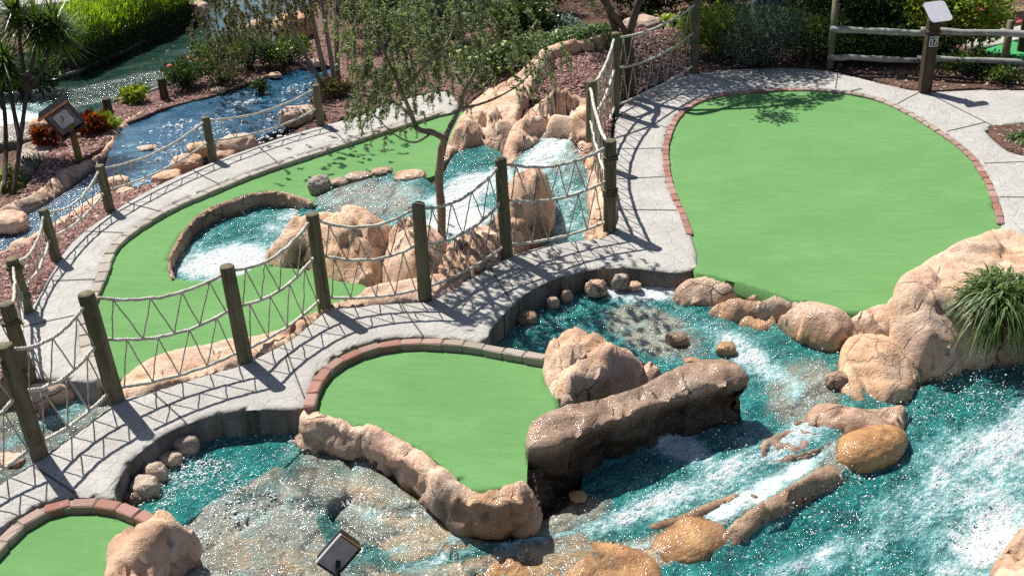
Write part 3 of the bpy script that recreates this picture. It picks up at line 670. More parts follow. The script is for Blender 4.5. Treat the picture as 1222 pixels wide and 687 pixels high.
LP = [(22, 458), (12, 425), (-10, 412), (-60, 420), (-60, 388), (0, 383), (25, 373), (42, 358), (84, 290), (140, 248), (189, 220), (245, 196), (300, 176), (360, 156), (420, 140), (470, 122), (530, 108), (545, 130), (500, 140), (461, 151), (400, 171), (314, 199), (260, 220), (196, 248), (136, 290), (117, 332), (101, 370), (99, 415), (118, 452), (75, 452), (38, 450)]
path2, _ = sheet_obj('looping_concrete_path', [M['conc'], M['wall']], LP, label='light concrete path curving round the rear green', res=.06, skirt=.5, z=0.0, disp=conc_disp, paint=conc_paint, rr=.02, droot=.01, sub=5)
# control joints cut across the paths
mb = MB()
for (a, b) in [((40, 556), (92, 590)), ((180, 466), (222, 504)), ((338, 408), (363, 474)), ((478, 361), (505, 401)), ((585, 320), (612, 362)), ((686, 288), (700, 320)), ((734, 250), (808, 251)), ((731, 214), (795, 211)), ((732, 178), (792, 177)), ((738, 136), (798, 153)), ((770, 108), (822, 124)), ((905, 81), (914, 105)), ((1000, 87), (997, 106)), ((1098, 110), (1071, 124)), ((1106, 111), (1188, 152)), ((1176, 146), (1130, 157)), ((1222, 193), (1174, 195)), ((1260, 236), (1191, 235)),
               ((20, 392), (100, 374)), ((63, 335), (116, 333)), ((100, 276), (155, 278)), ((152, 242), (190, 252)), ((230, 203), (262, 220)), ((308, 175), (330, 193)), ((390, 149), (410, 167))]:
    P = catmull([G(*a)+[0, 0, .006], (G(*a)+G(*b))/2+[rng.normal(0, .01), 0, .006], G(*b)+[0, 0, .006]], 6, False); T = P[-1]-P[0]; N = np.array([-T[1], T[0], 0]); N /= np.linalg.norm(N)
    V = np.concatenate([P-N*.008, P+N*.008]); m = len(P); mb.add(V, [(i, i+1, m+i+1, m+i) for i in range(m-1)])
j = mb.build('path_joints', m_flat('joint_dark', (.10, .09, .08), .9)); prop(j, 'dark control joints cut across the concrete', None, None, 'structure')
# ================================================================== GREENS
tk = dict(res=.09, skirt=.25)
def turf_disp(P, d): return fbm(P, .7, 2, 9)*.006
sheet_obj('putting_green', M['turf'], [(824, 300), (823, 274), (803, 222), (797, 192), (799, 165), (811, 140), (832, 123), (864, 113), (905, 109), (955, 107), (1003, 110), (1048, 119), (1082, 134), (1112, 152), (1142, 172), (1164, 196), (1182, 228), (1193, 264), (1198, 276), (1155, 292), (1105, 316), (1080, 334), (1072, 350), (1068, 366), (1045, 370), (1020, 374), (985, 369), (950, 359), (915, 348), (870, 335), (840, 328), (828, 325)], label='large pear-shaped green in the upper right', z=-.02, disp=turf_disp, **tk)
sheet_obj('putting_green', M['turf'], [(378, 497), (374, 470), (388, 444), (420, 422), (478, 410), (540, 410), (600, 418), (652, 428), (652, 452), (668, 486), (645, 505), (633, 530), (629, 560), (626, 580), (600, 582), (570, 587), (546, 572), (508, 541), (468, 523), (418, 507), (390, 500)], label='round green between the bridge and the dark log-shaped rock', z=-.03, disp=turf_disp, **tk)
sheet_obj('putting_green', M['turf'], [(119, 453), (98, 415), (100, 370), (116, 332), (135, 290), (195, 248), (259, 220), (313, 199), (400, 171), (461, 151), (520, 131), (556, 136), (545, 180), (535, 200), (505, 214), (470, 214), (420, 222), (386, 230), (374, 246), (360, 238), (340, 231), (308, 229), (278, 238), (242, 253), (219, 277), (203, 307), (208, 332), (262, 334), (292, 326), (316, 314), (400, 330), (442, 346), (420, 366), (384, 376), (345, 405), (285, 435), (220, 440), (150, 452)], label='long curving green wrapped round a small pool', z=-.05, disp=turf_disp, **tk)
sheet_obj('putting_green', M['turf'], [(-50, 760), (-30, 700), (0, 660), (26, 630), (60, 612), (95, 605), (130, 608), (160, 619), (182, 626), (150, 635), (134, 650), (130, 680), (128, 760)], label='small rounded green in the bottom left corner', z=-.03, disp=turf_disp, **tk)
sheet_obj('putting_green', M['turf_far'], [(55, 62), (80, 24), (100, 8), (160, -12), (260, -20), (230, 5), (150, 20), (120, 40), (95, 52), (65, 60)], label='far green behind the lime hedge', z=-.35, **tk)
sheet_obj('putting_green', M['turf_far'], [(1150, 72), (1180, 58), (1222, 48), (1290, 44), (1290, 80), (1222, 78)], label='sliver of green beyond the rail fence', z=-.01, **tk)
sheet_obj('far_path', M['conc'], [(-40, 15), (60, 4), (110, -2), (160, -20), (60, -30), (-60, -20)], label='pale path behind the spiky trees', z=-.3, res=.12, skirt=.1, paint=conc_paint)
sheet_obj('far_path', M['conc'], [(1150, 52), (1180, 22), (1222, 14), (1290, 10), (1290, 40), (1222, 46), (1180, 55)], label='grey path beyond the rail fence', z=0, res=.12, skirt=.1, paint=conc_paint)
gA = lambda q: 0.0
brick_edge('red brick border along the left and top of the large green', [(823, 279), (816, 258), (801, 222), (795, 192), (797, 164), (809, 139), (830, 122), (863, 112), (905, 108), (955, 106), (1004, 109), (1049, 118), (1083, 133), (1113, 151), (1143, 171), (1166, 194), (1184, 227), (1195, 266)], .012, .085, .19, .08, lambda q: float(sstep(930, 1000, q[0])*sstep(200, 140, q[1]))*.7)
brick_edge('brick border round the top of the middle green, turning grey to the right', [(366, 484), (371, 465), (385, 443), (408, 426), (440, 413), (480, 406), (530, 406), (575, 411), (652, 425)], .05, .11, .2, .13, lambda q: float(sstep(460, 580, q[0]))*.85, off=-.02)
brick_edge('brick border round the small corner green', [(-40, 690), (2, 645), (28, 621), (60, 605), (95, 599), (132, 601), (162, 611), (186, 622)], .04, .11, .2, .13, lambda q: float(sstep(60, 10, q[0]))*.7)
brick_edge('greyish stone border inside the looping path', [(119, 452), (103, 415), (104, 370), (120, 332), (139, 290), (198, 250), (262, 222), (316, 201), (402, 173), (463, 153), (528, 132)], .008, .12, .24, .10, lambda q: 1.0)
# ================================================================== WATER
WZ = {}; WSH = []
def wave(a, sc=3.0, s=3, rap=None):
    def f(P, d):
        W = P*np.array([1, 1, 1]); c, q = math.cos(.6), math.sin(.6); W = np.stack([W[:, 0]*c+W[:, 1]*q, (-W[:, 0]*q+W[:, 1]*c)*1.8, W[:, 2]*0], 1)
        return (fbm(W, sc, 4, s)*a*2+(1-np.abs(fbm(W, sc*1.7, 3, s+9)))*a)*sstep(-.05, .1, d)
    return f
def water(name, label, outline, mat='water', z=0.0, amp=.015, inner=(), foam=(), deep=(), orange=(), calm=(), f0=0., d0=1., o0=0., c0=0., res=.05, disp=None, sc=3.0):
    def pf(P, pp, d): return np.stack([blobs(pp, foam, f0), blobs(pp, deep, d0), blobs(pp, orange, o0), blobs(pp, calm, c0)], 1)
    O = pts3(outline, z); I = pts3(inner, z) if len(inner) else np.zeros((0, 3)); K = np.concatenate([O, I]); r = RBF(K[:, :2], K[:, 2]); WZ[label] = (outline, r)
    o, _ = sheet_obj(name, M[mat], outline, label=label, z=z, inner=inner, res=res, skirt=.12, disp=disp or wave(amp, sc), paint=pf); WSH.append((SHEETS[-1][0], name))
    return o
def slab_disp(P, d):
    W = P*np.array([1, 1, 0]); W = W+np.stack([fbm(W, 1.5, 3, 4), fbm(W, 1.5, 3, 5), 0*d], 1)*.3
    d1, d2, cid = worley(W, 1.15, 12); of = worley.off; ta = cid*40
    e1, e2, ec = worley(W, 3.4, 15)
    return ((cid-.5)*.10+(of[:, 0]*np.cos(ta)+of[:, 1]*np.sin(ta))*.16-.05*(1-sstep(0, .1, d2-d1))+(ec-.5)*.02+fbm(P, 4, 4, 8)*.02)*sstep(-.05, .1, d)
W1L = 'sparkling teal pool under the bridge at lower left'
water('pool', W1L, [(120, 622), (128, 590), (142, 560), (172, 530), (212, 506), (262, 488), (330, 480), (372, 488), (372, 515), (350, 548), (300, 580), (250, 604), (215, 628), (170, 640)], z=-.42, amp=.016,
      foam=[(330, 530, 45, 22, -30, .22), (200, 600, 40, 12, -20, .15)], deep=[(345, 545, 30, 25, -30, .5)], c0=.1)
W1b = 'thin sheet of water sliding over speckled grey and ochre rock'
water('shallow_stream', W1b, [(205, 640, -.43), (250, 600, -.40), (300, 575, -.40), (345, 545, -.40), (366, 505, -.38), (400, 505, -.38), (450, 560, -.44), (500, 600, -.48), (560, 640, -.48), (640, 640, -.5), (700, 640, -.62), (720, 760, -1.0), (500, 800, -1.1), (200, 800, -1.0), (160, 720, -.8)], 'water_grey', disp=slab_disp, res=.035,
      inner=[(350, 600, -.46), (420, 620, -.52)], f0=-.02, d0=.10, c0=.0,
      deep=[(300, 590, 60, 10, -25, .45), (395, 560, 20, 30, -20, .4), (440, 660, 40, 14, 20, .7), (400, 640, 60, 16, 60, .7), (350, 545, 16, 30, 30, .6), (540, 664, 90, 9, -12, .7), (650, 634, 80, 9, -12, .8)], foam=[(640, 640, 90, 8, -12, .55), (520, 668, 60, 7, -14, .5), (480, 655, 80, 10, -10, .3), (420, 600, 60, 10, 40, .25)], orange=[(290, 650, 30, 20, 0, .4), (430, 585, 40, 14, 30, .7), (560, 648, 50, 9, -8, 1), (330, 670, 60, 14, 0, .8), (600, 678, 120, 20, -8, 1), (700, 662, 70, 22, -10, 1), (490, 625, 40, 10, 20, .7)])
W2L = 'turquoise stream tumbling past the log-shaped rock'
water('stream', W2L, [(560, 425, -.42), (578, 395, -.42), (612, 352, -.42), (650, 325, -.36), (700, 310, -.22), (830, 308, -.2), (845, 345, -.32), (900, 372, -.42), (970, 388, -.43), (1020, 405, -.46), (1035, 470, -.52), (1085, 490, -.66), (1062, 534, -.84), (1022, 570, -.90), (942, 624, -.98), (898, 662, -1.06), (885, 740, -1.2), (700, 760, -1.1), (560, 740, -1.0), (540, 690, -.86), (590, 648, -.72), (640, 625, -.68), (690, 590, -.66), (690, 540, -.6), (660, 490, -.48), (640, 440, -.44)], amp=.022, sc=4.5, res=.036, inner=[(760, 400, -.40), (860, 400, -.44), (940, 470, -.52), (830, 540, -.62), (900, 560, -.68), (1055, 512, -.62), (1005, 547, -.68), (925, 597, -.74), (878, 632, -.8)],
      f0=.08, d0=.95, c0=.0,
      foam=[(770, 345, 55, 16, 0, 1.1), (650, 395, 40, 12, 20, .2), (895, 425, 70, 18, 35, .75), (960, 400, 25, 10, 20, .5), (810, 530, 35, 17, 15, 1.2), (880, 560, 120, 22, -28, .62), (950, 520, 60, 14, -28, .7), (770, 605, 90, 16, -25, .7), (900, 590, 120, 12, -30, .8), (690, 395, 50, 10, 10, .25), (640, 670, 80, 12, -12, .3), (770, 650, 60, 10, -20, .5)],
      deep=[(780, 395, 75, 32, 22, .05), (700, 350, 60, 20, -20, 1.3), (960, 470, 60, 50, -20, .15), (940, 600, 90, 9, -33, .05), (1040, 530, 60, 9, -35, .1), (1000, 540, 90, 18, -30, .15), (790, 545, 90, 20, -25, 1.3), (880, 600, 120, 16, -28, .1), (680, 615, 60, 25, -20, .1), (650, 680, 130, 40, -10, .1), (780, 660, 60, 20, -20, .2)],
      orange=[(760, 660, 90, 30, -15, 1), (620, 690, 80, 14, -5, 1), (1030, 500, 60, 30, -20, .8), (690, 600, 30, 14, 0, .8), (560, 690, 60, 14, 0, .8)])
W3L = 'wide churning turquoise river in the lower right corner'
water('river', W3L, [(1300, 395, -.72), (1222, 424, -.72), (1150, 440, -.74), (1095, 462, -.76), (1060, 480, -.78), (1052, 512, -.82), (1020, 548, -.86), (985, 574, -.90), (930, 610, -.95), (884, 640, -1.0), (860, 690, -1.1), (830, 780, -1.3), (1350, 800, -1.25), (1400, 500, -.85)], res=.036, amp=.034, inner=[(1150, 560, -.95), (1000, 660, -1.12), (1190, 600, -.98)], f0=.18, d0=1.,
      foam=[(1190, 540, 120, 45, -28, .75), (1110, 600, 90, 20, -28, .5), (960, 670, 80, 10, -25, .6), (1180, 640, 80, 40, -30, .85), (1060, 640, 90, 16, -25, .5), (980, 590, 50, 10, -30, .1), (1130, 480, 90, 22, -20, -.15), (960, 620, 90, 22, -30, .0)],
      deep=[(1195, 640, 60, 40, -30, .5)], orange=[(1195, 650, 60, 30, -30, .8)], sc=4.0)
W4L = 'small foaming pool inside the curving green'
water('pool', W4L, [(205, 335, -.24), (203, 308, -.24), (222, 275, -.24), (250, 252, -.24), (300, 234, -.24), (345, 234, -.24), (378, 244, -.20), (392, 262, -.20), (365, 285, -.24), (335, 300, -.24), (330, 325, -.24), (290, 340, -.24), (240, 345, -.24)], amp=.02,
      foam=[(270, 312, 62, 20, -8, 1.1), (340, 262, 40, 12, -30, .6), (250, 290, 22, 10, -30, .3)], f0=.15, deep=[(240, 285, 30, 20, -40, 1.3)])
W5L = 'rippling rapids flowing over a grey slab behind the tan boulders'
water('rapids', W5L, [(352, 262, -.18), (366, 244, -.08), (385, 232, -.03), (410, 222, .0), (450, 212, .03), (492, 207, .05), (520, 222, .06), (530, 205, .10), (545, 182, .14), (575, 174, .14), (600, 182, .14), (618, 198, .12), (640, 215, .08), (622, 240, .02), (590, 262, -.05), (560, 288, -.08), (520, 296, -.08), (485, 278, -.06), (450, 266, -.02), (400, 264, -.05)], 'water', amp=.028,
      f0=.1, d0=.9, deep=[(440, 236, 75, 28, 0, .02), (565, 195, 35, 18, 0, 1.2), (500, 275, 26, 12, 10, 1.3), (600, 205, 20, 12, -30, .5)],
      foam=[(545, 235, 70, 20, -35, 1.2), (540, 264, 55, 16, -5, 1.4), (500, 250, 30, 20, 0, .6), (385, 240, 24, 9, -25, .5), (490, 238, 20, 30, 0, .3), (600, 215, 20, 10, -40, .8), (565, 190, 28, 12, 0, -.25)])
W6L = 'narrow cascade dropping between boulders beside the roped corner post'
water('cascade', W6L, [(655, 160, .30), (630, 178, .24), (612, 198, .16), (632, 214, .12), (650, 205, .15), (662, 235, .02), (660, 262, -.15), (640, 292, -.32), (665, 302, -.35), (700, 290, -.32), (706, 262, -.22), (704, 235, -.08), (700, 205, .10), (690, 180, .22), (678, 165, .28)], 'water', amp=.03,
      f0=.4, d0=.5, foam=[(650, 182, 34, 12, -40, 1.1), (680, 230, 10, 30, 10, .6), (690, 200, 12, 20, 0, .1)], deep=[(680, 270, 26, 26, 0, 1.2), (675, 190, 18, 16, 0, .1)])
W7L = 'blue stream glinting beyond the looping path'
water('stream', W7L, [(420, 70), (385, 76), (346, 80), (300, 94), (255, 110), (205, 122), (150, 140), (132, 165), (128, 190), (120, 215), (140, 240), (170, 232), (200, 212), (240, 190), (290, 172), (345, 150), (390, 130), (430, 95)], 'water_blue', z=-.50, amp=.014, c0=.65,
      foam=[(165, 215, 40, 22, -30, .28), (150, 190, 30, 20, 0, .2)], calm=[(340, 105, 70, 30, -20, 1.0), (280, 125, 50, 25, -20, .5)], deep=[(310, 150, 60, 14, -20, .7)], res=.07)
W10L = 'dark glittering stream running off the left edge'
water('stream', W10L, [(150, 205, -.55), (125, 200, -.58), (90, 222, -.62), (50, 248, -.66), (0, 272, -.70), (-60, 290, -.72), (-60, 330, -.72), (0, 312, -.70), (40, 290, -.68), (90, 262, -.64), (130, 240, -.60), (165, 222, -.55)], 'water_blue', amp=.02, c0=.0, foam=[(110, 225, 40, 12, -30, .15)], d0=.6)
W8L = 'dark green river in the shade of the lime hedge'
water('river', W8L, [(-60, 118), (0, 108), (88, 90), (150, 62), (210, 30), (245, 0), (330, -30), (400, -30), (350, 20), (335, 60), (300, 76), (240, 95), (200, 106), (150, 122), (120, 140), (80, 158), (0, 175), (-60, 190)], 'water_green', z=-.62, amp=.010, c0=.75,
      foam=[(10, 140, 60, 14, 5, 1.0), (40, 128, 40, 8, 0, .4)], calm=[(120, 110, 100, 10, -14, .0), (10, 135, 60, 30, 0, 0)], deep=[(30, 165, 60, 16, 0, .1)], res=.1)
W9L = 'shallow stream slipping under the net at the left edge'
water('shallow_stream', W9L, [(-80, 520, -.42), (-20, 492, -.38), (30, 474, -.34), (80, 450, -.3), (125, 440, -.26), (150, 452, -.26), (150, 478, -.28), (105, 515, -.32), (50, 552, -.36), (-20, 600, -.42), (-100, 640, -.45)], 'water_grey', amp=.02, f0=.1, d0=.35, foam=[(60, 500, 60, 8, -30, .45), (110, 470, 30, 8, -30, .4)], deep=[(70, 495, 60, 8, -32, .8)], orange=[(20, 480, 30, 12, -10, .6), (100, 490, 30, 8, -30, .5)])
for lab, n, sz, lift, nm in [(W1L, 2600, (.003, .010), .03, 'drops standing in for sparkles on the lower left pool'), (W1b, 700, (.002, .006), .01, 'drops standing in for sparkles over the speckled rock'), (W2L, 2400, (.002, .008), .05, 'spray over the turquoise stream'), (W3L, 5200, (.002, .009), .10, 'spray thrown up by the corner river'), (W4L, 250, (.004, .009), .05, 'spray over the small foaming pool'), (W5L, 400, (.004, .010), .05, 'spray over the rapids'), (W6L, 200, (.004, .010), .06, 'spray over the narrow cascade'),
                             (W7L, 1000, (.008, .026), .02, 'white drops standing in for glints on the blue stream'), (W10L, 450, (.006, .018), .02, 'white drops standing in for glints on the left stream'), (W8L, 160, (.008, .018), .03, 'white drops standing in for glints on the dark river')]:
    ol, r = WZ[lab]; droplets(nm, ol, r, n, sz, lift)  # on the calmer waters the white drops imitate sun glints
from mathutils.kdtree import KDTree
_w = [P for P, nm in WSH]; _w = np.concatenate([p[::3] for p in _w]); WKD = KDTree(len(_w)); WZV = _w[:, 2]
for i, p in enumerate(_w): WKD.insert((p[0], p[1], 0), i)
WKD.balance()
# ================================================================== MULCH BEDS
def bed(name, label, outline, mat='mulch', n=0, z=0, inner=(), res=.08, amp=.02, csz=(.012, .035)):
    O = pts3(outline, z); I = pts3(inner, z) if len(inner) else np.zeros((0, 3)); K = np.concatenate([O, I]); r = RBF(K[:, :2], K[:, 2])
    sheet_obj(name, M[mat], outline, label=label, kind='structure', z=z, inner=inner, res=res, skirt=.3, disp=lambda P, d: fbm(P, 3, 4, 21)*amp)
    if n: chips('loose chips on the '+label.split(',')[0], outline, z, n, csz, zf=lambda q: r(q)+fbm(np.column_stack([q, q[:, 0]*0]), 3, 4, 21)*0+.006)
bed('mulch_bed', 'reddish mulch bank between the left stream and the looping path', [(-60, 340, -.5), (0, 304, -.5), (42, 284, -.46), (90, 256, -.42), (130, 232, -.38), (175, 222, -.2), (190, 219, -.02), (141, 248, -.02), (85, 290, -.02), (43, 357, -.02), (25, 374, -.02), (-60, 390, -.02)], n=2600)
bed('mulch_bed', 'narrow reddish mulch strip below the little house', [(-60, 290, -.6), (0, 254, -.5), (30, 225, -.46), (50, 195, -.45), (72, 168, -.42), (110, 152, -.4), (138, 148, -.4), (128, 172, -.4), (96, 190, -.42), (62, 215, -.45), (25, 242, -.5), (-60, 310, -.6)], n=1600)
bed('mulch_bed', 'brown bed between the blue stream and the dark river', [(120, 146), (140, 120), (205, 101), (250, 86), (300, 70), (335, 50), (380, 40), (440, 50), (430, 75), (385, 79), (345, 84), (300, 98), (256, 113), (205, 126), (150, 146)], z=-.40, n=900)
bed('mulch_mound', 'pinkish mulch mound beside the roped corner', [(704, 200, .10), (690, 165, .30), (655, 120, .42), (610, 118, .36), (575, 110, .34), (590, 80, .40), (615, 60, .50), (660, 46, .55), (720, 36, .50), (760, 34, .30), (835, 38, .02), (833, 86, -.01), (792, 97, -.01), (760, 112, -.01), (734, 130, -.01), (728, 190, -.01), (722, 210, 0)], inner=[(690, 90, .42), (790, 70, .05)], n=3600, z=.1)
bed('mulch_bed', 'pale pinkish gravel under the spiky trees', [(-60, 112), (0, 106), (88, 88), (95, 78), (60, 62), (0, 60), (-60, 60)], z=-.5, n=400, csz=(.02, .05))
bed('mulch_bed', 'dark bark bed under the rail fence', [(833, 86), (880, 81), (930, 79), (980, 82), (1021, 90), (1061, 100), (1106, 108), (1160, 106), (1222, 106), (1300, 107), (1300, 78), (1200, 76), (1150, 62), (1100, 30), (1000, 10), (830, 10)], 'dirt', z=-.012, n=1200, csz=(.015, .04))
bed('mulch_bed', 'small bark bed at the right edge', [(1188, 150), (1180, 155), (1190, 168), (1216, 184), (1270, 182), (1270, 148)], 'dirt', z=.012, n=100)
# pinkish bark behind the middle trees
bed('mulch_bed', 'brown bed behind the slender tree', [(400, 140, -.03), (370, 120, -.1), (390, 92, -.3), (430, 60, -.3), (480, 20, -.2), (600, 0, .2), (640, 40, .45), (600, 70, .4), (575, 108, .33), (560, 120, .2), (530, 108, -.02), (470, 120, -.02), (420, 138, -.02)], n=900)
# ================================================================== ROCKS
rock('big pinkish rock between the corner green and the lower pool', [(127, 668, .06), (130, 645, .08), (150, 630, .10), (176, 621, .12), (187, 608, .14), (203, 609, .14), (212, 622, .10), (230, 628, .0), (226, 642, -.06), (208, 652, -.06), (192, 668, -.06), (184, 700, -.1), (180, 760, -.2), (120, 760, .0), (122, 700, .04)], [(165, 645, .14), (160, 690, .10), (195, 622, .16)], amp=.05, crack=.05, sc=2.6, rr=.07, skirt=.6, face=.04)
rock('long low pinkish ridge edging the middle green, wet and brown at its far end', [(357, 494, .0), (368, 485, .0), (410, 501, .0), (450, 510, .0), (482, 523, .0), (505, 537, .0), (528, 556, .0), (550, 575, .0), (572, 586, .0), (600, 580, .0), (630, 577, .02), (636, 590, .0), (618, 600, -.02), (590, 605, -.03), (560, 603, -.03), (536, 594, -.03), (508, 573, -.03), (482, 550, -.03), (455, 533, -.04), (425, 518, -.04), (390, 509, -.04), (364, 505, -.04)], [(380, 499, .05), (430, 514, .07), (480, 538, .10), (515, 565, .12), (538, 580, .07), (570, 594, .05), (605, 588, .05)],
     paint={'w': [(590, 605, 50, 26, 0, 1), (450, 540, 60, 8, 35, .7), (400, 518, 30, 6, 20, .6)], 'o': [(590, 605, 50, 24, 0, .45)], 'g': [(535, 585, 14, 12, 0, .6)], 'd': [(538, 592, 20, 10, 40, .4)]}, amp=.05, crack=.06, sc=2.4, rr=.08, skirt=.45, bulge=.05, face=.06, facet=1.1)
rock('cracked pinkish boulder at the right end of the grey bricks', [(647, 440, -.03), (652, 418, .08), (664, 400, .25), (678, 388, .32), (700, 393, .33), (722, 401, .30), (752, 410, .26), (775, 420, .2), (787, 436, .1), (770, 455, -.1), (740, 472, -.25), (700, 490, -.3), (672, 482, -.04), (655, 466, -.03)], [(690, 410, .34), (720, 430, .26), (750, 435, .22), (680, 445, .2)], amp=.05, crack=.07, sc=2.6, rr=.12, facet=1.3)
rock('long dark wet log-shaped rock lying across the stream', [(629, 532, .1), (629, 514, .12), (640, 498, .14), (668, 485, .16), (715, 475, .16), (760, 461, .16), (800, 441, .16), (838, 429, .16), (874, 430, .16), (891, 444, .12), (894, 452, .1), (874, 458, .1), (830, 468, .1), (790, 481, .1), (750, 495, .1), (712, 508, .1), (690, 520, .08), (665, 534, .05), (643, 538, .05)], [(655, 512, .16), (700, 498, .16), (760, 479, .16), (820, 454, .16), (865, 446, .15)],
     wet=.75, grey=.3, dark=.85, paint={'d': [(690, 546, 70, 12, -15, .0), (790, 502, 100, 8, -22, .0), (884, 468, 30, 10, -10, .0)], 'o': [(690, 545, 200, 10, -20, .35), (640, 515, 14, 14, 0, .4)]}, amp=.03, crack=.02, sc=1.5, rr=.045, name='dark_wet_rock', facet=.8, skirt=.75, bulge=-.03, face=.07, edge=.06, skd=0)  # front edge and side faces painted darker than the top
rock('flat brownish rock at the left foot of the large green', [(803, 355, -.25), (808, 340, -.1), (822, 328, .0), (845, 327, .02), (872, 334, .02), (900, 346, .0), (912, 358, -.08), (885, 362, -.3), (845, 368, -.38), (815, 366, -.38)], [(840, 342, .06), (880, 350, 0.0)], wet=.35, amp=.04, crack=.04, sc=2.5, paint={'g': [(840, 345, 30, 10, 0, .4)]})
rock('small wet ochre rock under the flat brownish one', [(846, 372, -.3), (856, 360, -.14), (880, 355, -.08), (905, 358, -.1), (908, 370, -.2), (890, 384, -.4), (865, 385, -.42)], [(880, 366, -.12)], wet=.8, orange=.35, amp=.04)
rock('low grey-brown rock wedged at the edge of the large green', [(900, 362, -.1), (905, 352, .0), (925, 348, .03), (948, 354, .02), (958, 364, -.02), (940, 374, -.2), (915, 378, -.3)], [(930, 360, .0)], wet=.4, grey=.35, amp=.03)
rock('orange slab at the water line below the wedged rock', [(880, 386, -.4), (895, 370, -.28), (925, 370, -.24), (930, 382, -.35), (910, 396, -.44)], wet=.6, orange=.5, amp=.03)
rock('broad wet tan rock at the foot of the large green', [(928, 385, -.3), (932, 368, -.02), (955, 360, .0), (985, 364, .02), (1015, 374, .03), (1032, 388, -.02), (1020, 412, -.38), (985, 420, -.45), (950, 408, -.44)], [(960, 374, .03), (995, 385, .02)], wet=.55, paint={'o': [(980, 405, 50, 12, 10, .5)]}, amp=.03, crack=.04, rr=.06, facet=.6)
rock('pale pink rock against the lowest point of the large green', [(1008, 388, -.1), (1018, 374, .02), (1040, 365, .05), (1066, 364, .05), (1075, 385, -.05), (1060, 405, -.2), (1030, 405, -.25)], [(1045, 378, .06)], amp=.03)
rock('huge tan rock face rising right of the large green', [(1064, 385, .0), (1066, 350, .22), (1072, 332, .28), (1095, 318, .26), (1125, 300, .22), (1160, 284, .16), (1196, 276, .10), (1250, 300, .1), (1270, 380, -.1), (1240, 425, -.6), (1200, 432, -.65), (1150, 440, -.68), (1105, 456, -.70), (1085, 462, -.68), (1075, 430, -.4), (1064, 410, -.2)], [(1090, 350, .26), (1130, 330, .24), (1170, 350, .22), (1110, 390, .10), (1150, 400, .04), (1190, 400, -.1), (1130, 425, -.3), (1220, 330, .2)], amp=.045, crack=.03, sc=1.2, rr=.12, facet=.6, orange=.12, paint={'g': [(1110, 385, 40, 20, -30, .35), (1170, 300, 50, 10, -30, .35)]}, skirt=.5)
rock('rounded tan slab sloping into the stream below the rock face', [(1002, 425, -.35), (1010, 404, -.18), (1035, 398, -.12), (1065, 402, -.12), (1085, 420, -.25), (1092, 462, -.62), (1065, 482, -.68), (1030, 488, -.58), (1000, 470, -.52)], [(1045, 425, -.22), (1060, 450, -.42)], amp=.04, crack=.03, sc=1.2, facet=.5, orange=.35, paint={'w': [(1020, 475, 40, 12, 0, .6)], 'g': [(1070, 440, 20, 20, 0, .3)]})
rock('yellowish lichen-spotted rock at the right edge under the grass clump', [(1195, 410, -.2), (1205, 385, .0), (1240, 370, .1), (1290, 400, 0), (1270, 430, -.6), (1222, 428, -.6), (1198, 430, -.6)], [(1225, 400, .0)], grey=.3, orange=.3)
boulder('smooth orange boulder sitting on the lip between stream and corner river', 1037, 537, 112, 56, -.80, sink=.0, wet=.75, orange=.85, yaw=28, ratio=.55, rough=.05, box=1.0, sub=5, crack=.01)
boulder('smooth wet ochre boulder at the bottom beside the corner river', 822, 650, 126, 64, -1.0, sink=.0, wet=.85, orange=.75, yaw=24, ratio=.6, rough=.07, box=1.0, crack=.01)
rock('flat ochre slab half under water at the bottom edge', [(640, 690, -.93), (660, 664, -.84), (700, 648, -.8), (750, 650, -.8), (785, 668, -.85), (790, 720, -1.0), (700, 740, -1.05), (640, 720, -1.0)], [(710, 670, -.82)], wet=.9, orange=.75, amp=.03, crack=.02)
rock('low ochre slab in the shallows at the bottom edge', [(545, 700, -.9), (565, 676, -.82), (610, 664, -.78), (640, 672, -.82), (640, 720, -.98), (560, 740, -1.0)], [(600, 690, -.84)], wet=.9, orange=.8, amp=.03, crack=.02)
rock('rough pinkish rock in the bottom right corner', [(1180, 700, -.7), (1200, 660, -.55), (1222, 625, -.5), (1290, 600, -.4), (1320, 760, -.7), (1190, 760, -.9)], [(1240, 670, -.45)], amp=.07)
rock('long wet greenish-tan lip of rock dividing the stream from the corner river', [(862, 634, -.76), (900, 603, -.69), (950, 575, -.65), (988, 553, -.63), (1004, 566, -.70), (965, 592, -.76), (920, 620, -.84), (884, 650, -.92), (862, 660, -.92)], [(910, 607, -.69), (960, 577, -.65), (880, 632, -.78)], wet=.9, grey=.35, orange=.35, amp=.03, crack=.02, skirt=.3, res=.03)
rock('flat pinkish slab washed by thin water above the orange lip boulder', [(975, 482, -.48), (1030, 488, -.50), (1080, 484, -.54), (1066, 508, -.58), (1040, 516, -.60), (1000, 514, -.58), (962, 506, -.54)], [(1020, 498, -.49)], wet=.7, amp=.03, crack=.02, skirt=.2, res=.03, rr=.05)
rock('pale grey-tan slab breaking the surface left of the orange lip boulder', [(905, 530, -.60), (945, 512, -.57), (985, 520, -.58), (992, 532, -.62), (955, 548, -.66), (915, 552, -.66)], [(950, 530, -.57)], wet=.9, grey=.4, amp=.03, crack=.02, skirt=.2, res=.03, rr=.04)
rock('streaked ochre ledge stretching below the foam at the lower centre', [(775, 625, -.72), (830, 605, -.68), (880, 588, -.66), (905, 592, -.70), (860, 612, -.76), (820, 624, -.80), (782, 636, -.80)], [(840, 608, -.68)], wet=.9, grey=.2, orange=.4, amp=.03, crack=.02, skirt=.2, res=.03, rr=.04)
